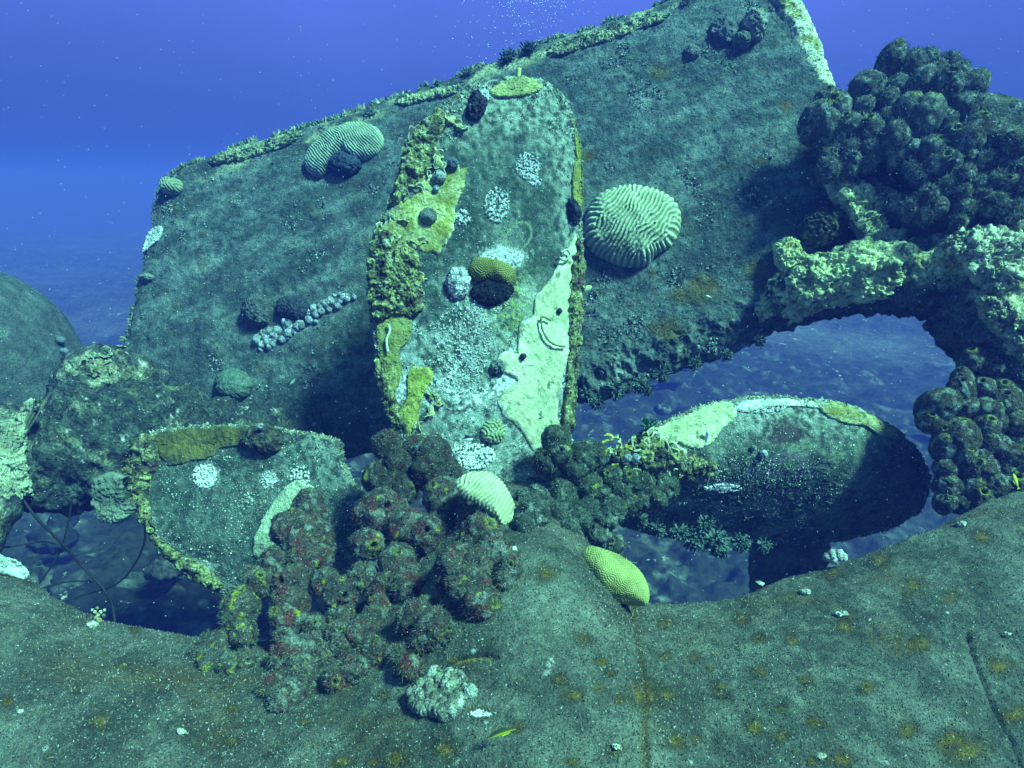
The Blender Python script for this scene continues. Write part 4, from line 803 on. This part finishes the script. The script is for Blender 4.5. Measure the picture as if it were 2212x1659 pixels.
colony('grey green turf covered mound on the neck of the hull below the right blade root', Y2([(420, 1050, 110), (200, 1080, 150), (120, 1150, 100), (750, 1000, 110), (980, 1000, 140), (900, 1100, 120), (640, 1100, 120), (850, 1250, 100), (1000, 1350, 90), (560, 1180, 90), (250, 880, 110), (120, 900, 80)]),
       lambda x, y: min(2.56 + (x - 1150) / 350 * 0.1, (HULL.hit(x, y)[0] or 9) - 0.01), (0.09, 0.11, 0.08), [((0.36, 0.40, 0.02), 0.38, 9, 0.95), ((0.28, 0.33, 0.28), 0.12, 20, 0.8)], 900, 0.1, tcols=[(0.1, 0.13, 0.08), (0.28, 0.34, 0.26), (0.05, 0.06, 0.05)], tn=420, name='algae_lumps', cat='algae growth')
UPC = [(1925, 138, 32), (1968, 145, 30), (2018, 158, 30), (2008, 128, 18), (2052, 138, 22), (2068, 160, 25), (2090, 192, 27), (2085, 228, 27), (2038, 195, 36), (1990, 190, 36), (1872, 190, 28), (1932, 192, 24), (1918, 219, 28)]
UPD = [(1861, 232, 26), (1855, 208, 22), (1788, 218, 28), (1808, 232, 26), (1762, 256, 28), (1785, 279, 28), (1752, 292, 18), (1815, 295, 22), (1838, 279, 24), (1878, 279, 28), (1878, 322, 18), (1882, 345, 16), (1832, 322, 18), (1802, 322, 16), (1788, 368, 20), (1812, 362, 14), (1838, 365, 13), (1790, 340, 18), (1840, 345, 16)]
UPE = [(1918, 259, 22), (1958, 249, 30), (1995, 259, 32), (2038, 265, 28), (1935, 305, 26), (1972, 325, 24), (2012, 322, 26), (2058, 298, 26), (2088, 305, 32), (2112, 285, 30), (2148, 285, 26), (1968, 365, 17), (1985, 382, 18), (2015, 360, 22), (2050, 350, 24), (1940, 340, 20)]
UPF = [(2165, 305, 28), (2195, 322, 28), (2122, 352, 22), (2092, 345, 22), (2172, 345, 26), (2205, 359, 26), (2115, 396, 18), (2152, 392, 22), (2182, 399, 22), (2048, 405, 18), (2005, 425, 19), (2025, 448, 22), (2002, 465, 20), (2088, 452, 20), (2145, 442, 21), (2182, 462, 20), (2207, 452, 22), (2072, 480, 18), (1965, 452, 16), (2080, 385, 20), (2080, 418, 18), (2120, 425, 18), (2215, 405, 24), (2240, 380, 30)]
gd = (0.125, 0.135, 0.115); AD = [((0.30, 0.36, 0.29), 0.10, 24, 0.7), (MAROON, 0.30, 10, 0.5), ((0.26, 0.28, 0.03), 0.42, 8, 0.8)]
TCG = [(0.14, 0.16, 0.13), (0.32, 0.38, 0.32), (0.05, 0.05, 0.05), (0.16, 0.15, 0.12)]
def ud(x, y): return 3.42 - (x - 1750) / 460 * 0.40 - (y - 130) / 350 * 0.22
for lb, L, sd in (('rounded dark sponge lumps forming the top crown of the right hand colony', UPC, 1000), ('dark tube sponge lumps at the left of the right hand colony below the crusted post', UPD, 1100),
              ('dark sponge tubes in the middle of the right hand colony', UPE, 1200), ('sponge tubes with open tops at the lower right of the right hand colony', UPF, 1300)):
    colony(lb, L, ud, gd if sd < 1250 else (0.13, 0.13, 0.085), AD, sd, 0.65, tcols=TCG, tn=260, res=(36, 50), tuft=0.014, sit=0.6, lump=0.45, grow=1.06)
LO = [(2101, 778, 25), (2141, 793, 27), (2078, 820, 23), (2075, 846, 25), (2125, 840, 28), (2161, 843, 20), (2188, 853, 18), (2161, 870, 27), (2025, 878, 30), (2008, 908, 26), (2081, 880, 24), (2128, 886, 28), (2191, 880, 24), (2181, 906, 24), (2041, 930, 28), (2071, 946, 32), (2041, 963, 28), (2121, 930, 32), (2131, 953, 26), (2115, 980, 22), (2188, 983, 26), (2158, 963, 24), (2201, 930, 22), (2150, 910, 25)]
LP = [(2041, 1010, 22), (2101, 1020, 22), (2168, 1016, 22), (2045, 1050, 22), (2095, 1050, 20), (2145, 1050, 30), (2041, 1086, 20), (2075, 1090, 20), (2201, 1010, 26), (2200, 960, 25), (2080, 985, 26), (2120, 1010, 25), (2190, 1045, 26), (2110, 1080, 22)]
def ld_(x, y): return 2.78 - (y - 780) / 300 * 0.08 + (2212 - x) / 200 * 0.06
colony('column of brown tube sponges with round openings at the right edge above the hull', LO, ld_, (0.105, 0.09, 0.065), AD, 1400, 0.8, lump=0.5, tcols=TCG, tn=260, tuft=0.007, res=(38, 52))
colony('lowest brown tube sponges at the right edge sitting on the hull plating', LP, ld_, (0.11, 0.10, 0.07), AD, 1500, 0.8, tcols=TCG, tn=260, tuft=0.007, res=(38, 52))

# ------------------------------------------------------------------ lobed finger coral on the hull
def finger(label, pts, surf, base, tip, seed, name='finger_coral', cat='finger coral'):
    d0 = surf.depth(pts[0][0], pts[0][1])[0]; t = root(name, P(pts[0][0], pts[0][1], d0), label, cat)
    for i, (x, y, r) in enumerate(pts):
        d, n = surf.depth(x, y); rm = r * d / F
        lobe(x, y, d - rm * 0.9, rm, t, base, [(tip, 0.0, 10, 0.8)], seed + i, osc=False, axis=-FW * 0.5 + UP, nu=22, nv=30, tall=1.3)
fp = []
for _ in range(95):
    a = random.uniform(0, 6.28); q = math.sqrt(random.random()); fp.append((952 + 66 * q * math.cos(a), 1497 + 46 * q * math.sin(a) - 0.15 * 66 * q * math.cos(a), random.uniform(9, 16)))
finger('grey white lobed finger coral clump on the foreground hull', fp, HULL, (0.32, 0.33, 0.24), (0.56, 0.57, 0.46), 2000)
finger('small white lobed coral on the right rim of the hull opening', [(1785, 1203, 8), (1797, 1199, 10), (1812, 1200, 11), (1822, 1204, 8), (1800, 1206, 9)], HULL, (0.6, 0.62, 0.55), WHITE, 2100)
finger('pale branching fire coral sprig on the left hull rim', [(208, 1335, 4), (212, 1328, 4), (205, 1322, 3.5), (218, 1322, 3.5), (224, 1330, 4), (210, 1314, 3), (226, 1318, 3), (200, 1318, 3), (214, 1342, 6)], HULL, (0.5, 0.5, 0.2), (0.8, 0.8, 0.6), 2200)

# ------------------------------------------------------------------ tunicates, small balls, pegs
def squirt(x, y, r, surf, label, colr=(0.45, 0.52, 0.6), off=0.0, group='small pale sea squirts', seed=0):
    d, n = surf.depth(x, y, 1040, 620); rm = r * d / F; t = root('sea_squirt', P(x, y, d - off), label, 'sea squirt', group)
    lobe(x, y, d - off - rm * 0.6, rm, t, colr, [(tuple(min(1, c * 1.4) for c in colr), 0.1, 6, 0.5)], seed or int(x), osc=True, nu=20, nv=26)
squirt(948, 382, 13, S1, 'larger flat pale disc sea squirt among the yellow leaves', (0.42, 0.50, 0.48), 0.01)
squirt(942, 408, 7, S1, 'smaller pale sea squirt just under the larger disc', (0.4, 0.5, 0.52), 0.01)
squirt(978, 355, 12, S1, 'blue grey sea squirt with dark centre right of the yellow leaves', (0.14, 0.19, 0.24), 0.01)
squirt(1355, 990, 9, S2, 'left one of the two white ball sea squirts by the right blade root', (0.5, 0.58, 0.66), 0.10)
squirt(1373, 990, 9, S2, 'right one of the two white ball sea squirts by the right blade root', (0.5, 0.58, 0.66), 0.10)
squirt(1650, 980, 8, S2, 'white ball sea squirt in the middle of the right blade', (0.6, 0.68, 0.66), 0.01)
squirt(1628, 968, 6, S2, 'small pale sea squirt left of the white ball on the right blade', (0.4, 0.46, 0.42), 0.01)
squirt(925, 468, 17, S1, 'grey ribbed round growth on the mustard crust', (0.2, 0.25, 0.2), 0.0)
squirt(562, 921, 8, S3, 'white ball sea squirt on the top edge of the left blade', (0.55, 0.62, 0.66), 0.02)
squirt(845, 658, 9, S1, 'round black sponge ball at the left edge of the upright blade', (0.02, 0.03, 0.05), 0.01)
squirt(1208, 672, 6, S1, 'dark blue tuft ball on the pale crust', (0.04, 0.06, 0.09), 0.02)
squirt(1130, 770, 7, S1, 'dark round sponge in the notch of the pale crust', (0.03, 0.03, 0.05), 0.02)
squirt(130, 735, 9, bul, 'pale round growth on the right border of the far left bulge', (0.2, 0.26, 0.28), 0.0)
squirt(138, 760, 8, bul, 'second pale round growth lower on the far left bulge', (0.2, 0.26, 0.28), 0.0)
tun = root('sea_squirt_cluster', P(640, 710, RUD.depth(640, 710)[0]), 'line of clustered white lilac sea squirts across the left half of the rudder', 'sea squirts')
for k in range(70):
    q = random.random(); x = 565 + q * 195 + random.uniform(-10, 10); y = 742 - q * 105 + random.uniform(-16, 16); d, n = RUD.depth(x, y); r = random.uniform(5, 10) * (1.2 - 0.5 * q)
    lobe(x, y, d - r * d / F * 0.5, r * d / F, tun, (0.42, 0.46, 0.52), [((0.7, 0.72, 0.76), 0.0, 8, 0.6)], 3000 + k, osc=True, nu=16, nv=20)
def rod(x, y, d, L, r, name, label, cat, colr, dirv):
    c = P(x, y, d); a = np.linspace(0, 2 * math.pi, 12, endpoint=False); dirv = np.array(dirv, float); dirv /= np.linalg.norm(dirv)
    A = np.cross(dirv, FW + 0.1); A /= np.linalg.norm(A); B = np.cross(dirv, A); s = np.array([0, .5, .8, .97, 1.0]); rr = np.array([1, .9, .9, 1.1, .1]) * r
    V = (c + s[:, None, None] * L * dirv + rr[:, None, None] * (np.cos(a)[None, :, None] * A + np.sin(a)[None, :, None] * B)).reshape(-1, 3)
    o = mesh(name, V, grid_faces(5, 12, True), M_SMOOTH, np.tile(colr, (len(V), 1)), origin=c); prop(o, label, cat)
rod(1524, 958, float(D2(1524, 958)) - 0.03, 0.07, 0.009, 'peg', 'short pale peg standing on the crust of the right blade', 'peg', (0.6, 0.62, 0.6), UP * 0.9 - FW * 0.5)
rod(1121, 168, float(D1(1121, 175)), 0.045, 0.012, 'crust_finger', 'small yellow finger rising from the very tip of the blade', 'coral', (0.5, 0.52, 0.2), UP)

# dark snail like growth on tip notch and whelk
blob([(1012, 225), (1020, 200), (1040, 205), (1050, 225), (1045, 250), (1020, 262), (1005, 250)], S1, 0.06, (0.06, 0.06, 0.08), (0.02, 0.02, 0.03), 'dark shell like lump in the notch near the blade tip', 'shell growth', 'shell_growth', s=26, amp=0.02)
spotpatch(1042, 208, 14, 16, S1, 200, 'pure white patch next to the dark shell like lump near the blade tip', size=0.008)
blob([(1225, 440), (1235, 428), (1250, 450), (1252, 480), (1240, 485), (1228, 465)], S1, 0.05, (0.05, 0.06, 0.08), (0.02, 0.02, 0.03), 'black oyster shell with white rim on the right edge of the upright blade', 'oyster', 'oyster_shell', s=20)
# raised worm line on the pale crust
def strip(pts, surf, r, name, label, cat, colr, off=0.02):
    c = catmull(pts, 60, False); dd = np.array([surf.depth(a[0], a[1])[0] - off for a in c]); C_ = P(c[:, 0], c[:, 1], dd)
    T = np.gradient(C_, axis=0); T /= np.linalg.norm(T, axis=1)[:, None]; A = np.cross(T, FW); A /= np.linalg.norm(A, axis=1)[:, None]; B = np.cross(T, A); a = np.linspace(0, 2 * math.pi, 8, endpoint=False)
    V = (C_[:, None] + r * (A[:, None] * np.cos(a)[None, :, None] + B[:, None] * np.sin(a)[None, :, None])).reshape(-1, 3)
    V += rng.normal(size=V.shape) * r * 0.1
    o = mesh(name, V, grid_faces(60, 8, True), M_SMOOTH, np.tile(colr, (len(V), 1)), origin=C_[0]); prop(o, label, cat); return o
strip([(1190, 692), (1170, 685), (1172, 712), (1185, 735), (1200, 745), (1221, 749)], S1, 0.005, 'tube_worm', 'thin hooked tube worm line across the pale crust', 'tube worm', (0.16, 0.18, 0.10), 0.04)
strip([(1212, 545), (1225, 540), (1232, 552), (1220, 562), (1208, 556)], S1, 0.006, 'tube_worm', 'small ring shaped tube worm at the top of the pale crust', 'tube worm', (0.4, 0.45, 0.3), 0.04)
strip([(838, 760), (835, 735), (842, 715), (838, 700)], S1, 0.006, 'tube_worm', 'small white tube worm on the olive lower left crust', 'tube worm', (0.5, 0.52, 0.4), 0.03)

# whip corals in the left opening
def whip(pts, r, label):
    c = catmull(pts, 80, False); C_ = P(c[:, 0], c[:, 1], c[:, 2]); T = np.gradient(C_, axis=0); T /= np.linalg.norm(T, axis=1)[:, None]; A = np.cross(T, FW); A /= np.linalg.norm(A, axis=1)[:, None]; B = np.cross(T, A)
    a = np.linspace(0, 2 * math.pi, 6, endpoint=False); V = (C_[:, None] + r * (A[:, None] * np.cos(a)[None, :, None] + B[:, None] * np.sin(a)[None, :, None])).reshape(-1, 3)
    o = mesh('whip_coral', V, grid_faces(80, 6, True), M_SMOOTH, np.tile((0.02, 0.02, 0.025), (len(V), 1)), origin=C_[0]); prop(o, label, 'whip coral', 'thin black whip corals in the left opening')
whip([(50, 1080, 2.9), (80, 1120, 2.9), (130, 1170, 2.95), (175, 1220, 3.0), (225, 1275, 3.0), (245, 1320, 3.0), (250, 1400, 2.9)], 0.007, 'thickest black whip coral running diagonally down the left opening')
whip([(155, 1080, 3.0), (145, 1140, 3.0), (125, 1200, 3.0), (75, 1275, 2.95), (40, 1330, 2.9)], 0.005, 'black whip coral crossing the thickest one from upper right to lower left')
whip([(312, 1130, 2.9), (312, 1170, 2.95), (290, 1220, 3.0), (250, 1262, 3.0), (180, 1285, 3.0), (100, 1310, 2.9), (60, 1330, 2.8)], 0.005, 'black whip coral curving in a long arc under the left blade')
whip([(-20, 1185, 2.9), (30, 1180, 2.95), (90, 1170, 3.0), (120, 1175, 3.0)], 0.004, 'short black whip coral near the left hull rim')
whip([(60, 1280, 2.95), (140, 1258, 3.0), (200, 1258, 3.05), (235, 1285, 3.05)], 0.004, 'faint black whip coral joining the diagonal one low in the opening')

# ------------------------------------------------------------------ bushy soft corals along edges
def bush(x, y, r, surf, colr, label, n=160, off=0.0, dirv=None, group=None, grp_d=None):
    d, nn_ = surf.depth(x, y) if grp_d is None else (grp_d, -FW); rm = r * d / F; c = P(x, y, d - off)
    dv = np.array(UP * 0.8 - FW * 0.3 if dirv is None else dirv, float)
    o = rng.normal(size=(n, 3)) + dv * 1.3; o /= np.linalg.norm(o, axis=1)[:, None]; L = rm * rng.uniform(0.3, 1.15, n)[:, None]
    st = c + o * L * rng.uniform(0.0, 0.6, (n, 1)); en = c + o * L + rng.normal(size=(n, 3)) * rm * 0.12
    sd = np.cross(o, rng.normal(size=(n, 3))); sd /= np.linalg.norm(sd, axis=1)[:, None]; s2 = np.cross(o, sd); w_ = rm * 0.10
    V = np.stack([st + sd * w_ * .6, st - sd * w_ * .3 + s2 * w_ * .5, st - sd * w_ * .3 - s2 * w_ * .5, en + sd * w_, en - sd * w_ * .5 + s2 * w_ * .8, en - sd * w_ * .5 - s2 * w_ * .8], 1).reshape(-1, 3)
    k = np.arange(n)[:, None] * 6; f = np.concatenate([k + q for q in ([0, 1, 4, 3], [1, 2, 5, 4], [2, 0, 3, 5], [3, 4, 5, 5])])
    f3 = np.concatenate([np.concatenate([k + [a, b, c_], k + [a, c_, e_]]) for a, b, c_, e_ in ((0, 1, 4, 3), (1, 2, 5, 4), (2, 0, 3, 5))] + [k + [3, 4, 5]])
    cc = np.repeat(np.array(colr) * rng.uniform(0.5, 1.5, (n, 1)), 6, 0)
    ob = mesh('soft_coral', V, f3, M_TUFT, cc, origin=c, smooth=False); prop(ob, label, 'soft coral', group)
g = 'small bushy growths along the rudder top edge'
for i, (x, y, r, cc, lb) in enumerate([(1098, 128, 22, (0.05, 0.09, 0.07), 'dark round bush on the rudder top edge, left of the two beside the blade tip'), (1140, 110, 20, (0.04, 0.07, 0.06), 'dark bush standing highest on the rudder top edge above the blade tip'),
        (1010, 160, 16, (0.12, 0.16, 0.13), 'grey bush on the rudder edge just left of the blade tip'), (945, 182, 12, (0.15, 0.2, 0.15), 'small bush on the rudder edge above the notch'), (868, 212, 12, (0.18, 0.22, 0.17), 'small pale bush on the rudder edge above the leaf cluster'),
        (800, 245, 15, (0.15, 0.2, 0.17), 'bush on the rudder edge above the kidney shaped brain coral'), (585, 315, 18, (0.16, 0.2, 0.17), 'grey bush on the left part of the rudder edge'), (530, 330, 15, (0.14, 0.18, 0.15), 'bush on the rudder edge left of the grey one'),
        (470, 342, 10, (0.18, 0.22, 0.16), 'smallest bush at the left end of the rudder edge'), (640, 292, 10, (0.25, 0.3, 0.2), 'pale little tuft at the peak of the left crust'), (1320, 60, 10, (0.2, 0.24, 0.18), 'tiny tuft halfway along the upper right rudder edge'),
        (1400, 35, 12, (0.14, 0.18, 0.15), 'small tuft near the top border of the picture on the rudder edge'), (1480, 8, 14, (0.13, 0.16, 0.14), 'tuft on the rudder edge where it leaves the picture'), (1215, 95, 10, (0.18, 0.22, 0.16), 'tiny tuft on the rudder edge right of the dark bushes')]):
    bush(x, y + 4, r, RUD, cc, lb, group=g)
hang = [(1420, 1140, 18), (1465, 1148, 20), (1500, 1160, 26), (1545, 1165, 30), (1555, 1185, 20), (1600, 1170, 22), (1650, 1178, 16), (1380, 1120, 20), (1520, 1130, 22)]
hl = ['first', 'second', 'third', 'fourth', 'lowest, fifth', 'sixth', 'seventh and rightmost', 'leftmost', 'uppermost']
for (x, y, r), q in zip(hang, hl):
    bush(x, y, r, S2, (0.10, 0.15, 0.12), q + ' bushy tuft hanging under the right blade, counted from the left', n=260, off=0.02, dirv=-UP * 0.5 - FW * 0.5, group='bushy tufts under the right blade', grp_d=2.86)
bush(1400, 925, 24, S2, (0.06, 0.16, 0.08), 'thin green algae sprig at the inner tip of the pale green crust', n=70, grp_d=2.75)
bush(868, 955, 20, S1, (0.3, 0.33, 0.3), 'pale feathery hydroid left of the blade foot above the black sponge', n=90, grp_d=2.66)
hb = [(1270, 850, 20), (1330, 840, 22), (1385, 828, 20), (1430, 808, 18), (1400, 840, 14), (1290, 868, 16), (1500, 785, 16), (1570, 765, 14), (1640, 735, 14)]
for i, (x, y, r) in enumerate(hb):
    bush(x, y, r, RUD, (0.10, 0.14, 0.11), 'dark ragged tuft under the rudder lower edge ' + ['next to the upright blade', 'second from the blade', 'above the bay of open water', 'fourth from the blade', 'dipping lowest into the open water', 'tucked behind the blade edge', 'past the middle', 'below the rusty stains', 'below the lemon crust'][i], n=240, dirv=-UP * 0.6 - FW * 0.4, group='ragged tufts under the rudder', grp_d=float(np.interp(x, [1230, 1900], [3.6, 3.15])))

# ------------------------------------------------------------------ fish
def fish(x, y, d, L, ang, top, bot, label, bend=0.0, tall=0.24):
    c = P(x, y, d); fx = math.cos(ang) * RT + math.sin(ang) * UP; fy = -math.sin(ang) * RT + math.cos(ang) * UP; fz = -FW
    t = root('fish', c, label, 'fish'); s = np.linspace(0, 1, 26); prof = (np.sin(np.pi * np.clip(s, 0, 1) ** 0.75) ** 0.8) * tall * 0.5 + 0.012
    prof[-1] = 0.002; prof[0] = 0.02; a = np.linspace(0, 2 * math.pi, 16, endpoint=False)
    ctrn = c + ((s - 0.5) * L)[:, None] * -fx + (bend * L * (s - 0.5) ** 2)[:, None] * fy
    V = ctrn[:, None] + (prof * L)[:, None, None] * (np.sin(a)[None, :, None] * fy + 0.5 * np.cos(a)[None, :, None] * fz)
    col = lerp(bot, top, sstep(-0.1, 0.3, np.tile(np.sin(a), 26)))
    mesh('body', V.reshape(-1, 3), grid_faces(26, 16, True), M_SMOOTH, col, t)
    e = ctrn[-1]; q = lambda u, v: e - fx * L * u + fy * L * v
    tv = np.array([q(-0.03, 0), q(0.16, 0.12), q(0.10, 0), q(0.16, -0.12)]); tv = np.concatenate([tv + fz * L * .008, tv - fz * L * .008])
    mesh('tail', tv, [(0, 1, 2), (0, 2, 3), (4, 6, 5), (4, 7, 6), (0, 4, 5), (0, 5, 1), (0, 3, 7), (0, 7, 4), (1, 5, 6), (1, 6, 2), (2, 6, 7), (2, 7, 3)], M_SMOOTH, np.tile(bot, (8, 1)), t, smooth=False)
    m = ctrn[10]; dv = np.array([m + fy * prof[10] * L * .9, ctrn[20] + fy * prof[20] * L * .9, ctrn[17] + fy * (prof[17] + 0.05) * L, ctrn[12] + fy * (prof[12] + 0.06) * L]); dv = np.concatenate([dv + fz * L * .005, dv - fz * L * .005])
    mesh('dorsal_fin', dv, [(0, 1, 2), (0, 2, 3), (4, 6, 5), (4, 7, 6), (0, 4, 5), (0, 5, 1), (1, 5, 6), (1, 6, 2), (2, 6, 7), (2, 7, 3), (3, 7, 4), (3, 4, 0)], M_SMOOTH, np.tile(top, (8, 1)), t, smooth=False)
    for sg in (-1, 1):
        ec = ctrn[3] + fy * prof[3] * L * .25 + sg * fz * prof[3] * L * .45; v, n_, f_ = ellipsoid(ec, L * .013, L * .013, L * .013, 6, 8); mesh('eye', v, f_, M_SMOOTH, np.tile((0.01, 0.01, 0.01), (len(v), 1)), t)
fish(1085, 1580, HULL.hit(1085, 1580)[0] - 0.09, 0.066, math.radians(198), (0.50, 0.52, 0.02), (0.04, 0.05, 0.02), 'slender yellow fish with a dark flank swimming over the foreground hull', bend=0.25, tall=0.2)
fish(1010, 948, 2.62, 0.05, math.radians(8), (0.02, 0.02, 0.03), (0.7, 0.72, 0.72), 'small black and white fish at the foot of the upright blade', tall=0.45)
fish(2194, 1038, 2.55, 0.06, math.radians(110), (0.6, 0.58, 0.03), (0.6, 0.58, 0.05), 'tiny bright yellow fish among the lowest right hand sponges')
fish(150, 882, 3.2, 0.12, math.radians(170), (0.02, 0.02, 0.04), (0.5, 0.5, 0.5), 'black and white fish between the far left bulge and the crusted arm', tall=0.4)
fish(1265, 625, 3.3, 0.075, math.radians(25), (0.45, 0.5, 0.22), (0.4, 0.46, 0.25), 'pale yellow fish just right of the upright blade edge', tall=0.4)
fish(1530, 640, 3.35, 0.03, math.radians(160), (0.5, 0.55, 0.5), (0.7, 0.75, 0.7), 'minute pale fish in front of the rusty stain', tall=0.3)
fish(632, 825, 3.5, 0.04, math.radians(230), (0.3, 0.4, 0.36), (0.4, 0.5, 0.45), 'minute green fish in the shade left of the upright blade', tall=0.3)

# ------------------------------------------------------------------ specks in the water and bubbles
def specks(name, n, gen, label, colr):
    V, f = [], []
    for i in range(n):
        x, y, d, r = gen(); c = P(x, y, d); k = len(V); q = rng.normal(size=(3, 3)); q, _ = np.linalg.qr(q)
        V += [c + q[0] * r, c - q[0] * r, c + q[1] * r * .7, c - q[1] * r * .7, c + q[2] * r * .7, c - q[2] * r * .7]
        f += [(k, k + 2, k + 4), (k + 2, k + 1, k + 4), (k + 1, k + 3, k + 4), (k + 3, k, k + 4), (k + 2, k, k + 5), (k + 1, k + 2, k + 5), (k + 3, k + 1, k + 5), (k, k + 3, k + 5)]
    o = mesh(name, V, f, M_SMOOTH, np.tile(colr, (len(V), 1))); prop(o, label, name.replace('_', ' '), kind='stuff')
specks('drifting_particles', 1300, lambda: ((lambda d: (random.uniform(0, 2212), random.uniform(0, 1400) ** 1.0, d, d * random.uniform(0.0004, 0.0011)))(random.uniform(1.0, 3.0))), 'fine pale particles drifting in the water all around the wreck', (0.75, 0.8, 0.8))
specks('bubbles', 300, lambda: (random.gauss(1150, 65), random.uniform(0, 1) ** 1.6 * 130, 5.5, random.uniform(0.002, 0.008)), 'stream of small pale bubbles above the upright blade', (0.75, 0.8, 0.85))

# ------------------------------------------------------------------ loose shells / scraps on hull
sh_cols = [((0.75, 0.75, 0.68)), ((0.6, 0.6, 0.4))]
scr = [(50, 1536, 9, 'bright white shell chip at the lower left of the hull'), (395, 1580, 13, 'long white shell scrap left of centre near the bottom'), (1818, 1327, 12, 'white shell chip on the right of the hull below the opening'), (1740, 1280, 12, 'pale yellow scrap just under the right opening rim'),
       (1770, 1632, 14, 'pale scrap near the bottom right of the hull'), (2242 - 72, 1370, 9, 'white bead like shell by the upper end of the long crack'), (1330, 1612, 10, 'small white scraps near the bottom centre'), (2075, 1133, 10, 'white chip below the lowest tube sponges'), (1110, 1188, 10, 'white splinter at the right side of the sponge pile'), (200, 1350, 12, 'white crust chip on the left hull rim by the fire coral'), (1640, 1320 - 60, 7, 'little white chip on the rim of the right opening')]
for i, (x, y, r, lb) in enumerate(scr):
    blob(circ(x, y, r, r * 0.5, 8, 0.3), HULL, 0.02, (0.78, 0.78, 0.68), (0.5, 0.5, 0.36), lb, 'shell', 'shell_scrap', s=40, amp=0.008)

# coral heads on the far seabed
gz = Surf(*(lambda o: ([tuple(v.co) for v in o.data.vertices][:1], [(0, 0, 0)]))(sb), 10) if False else None
for i in range(14):
    x = random.uniform(1250, 2050) if i < 9 else random.uniform(20, 480); y = random.uniform(700, 1010) if i < 9 else random.uniform(1130, 1330)
    dr = P(x, y, 1.0) - CAM; k = -(CAM[2] + 0.0) / dr[2]; c = CAM + dr * k
    rm = random.uniform(0.12, 0.3); V, N_, Fe = ellipsoid(c + (0, 0, 0.1), rm, rm, rm * 0.55, 26, 36)
    h = rm * 0.5 * fbm(V, 2.2 / rm, 4, i * 3.0, True)
    o = mesh('reef_rock', V + N_ * h[:, None], Fe, M_SEA, lerp((0.025, 0.03, 0.025), (0.14, 0.16, 0.14), sstep(0, 0.4, fbm(V, 6, 4, i) + (0.15 if i % 3 == 0 else -0.15))), origin=c)
    prop(o, 'blurred coral rock on the far seabed seen through the ' + ('right' if i < 9 else 'left') + ' opening', 'rock', 'blurred rocks on the far seabed')

# ------------------------------------------------------------------ the water itself
hz = [(-100, -97, -2.2), (100, -97, -2.2), (100, 103, -2.2), (-100, 103, -2.2)]
Vh = [(a, b, z) for z in (-2.2, 7.2) for a, b, _ in hz]
me = bpy.data.meshes.new('haze'); me.from_pydata(Vh, [], [(0, 3, 2, 1), (4, 5, 6, 7), (0, 1, 5, 4), (1, 2, 6, 5), (2, 3, 7, 6), (3, 0, 4, 7)]); me.update()
hm = bpy.data.materials.new('haze'); hm.use_nodes = True; nt = hm.node_tree; nt.nodes.clear(); o_ = nt.nodes.new('ShaderNodeOutputMaterial'); pv = nt.nodes.new('ShaderNodeVolumePrincipled')
pv.inputs['Color'].default_value = (0.065, 0.085, 0.58, 1); pv.inputs['Density'].default_value = 0.046; pv.inputs['Absorption Color'].default_value = (0.62, 0.48, 0.60, 1)
nt.links.new(pv.outputs[0], o_.inputs['Volume']); me.materials.append(hm)
hzo = bpy.data.objects.new('haze', me); COL.objects.link(hzo); hzo['kind'] = 'stuff'; hzo['label'] = 'blue sea water around the wreck'
for o in bpy.data.objects:
    if '_o' in o: del o['_o']
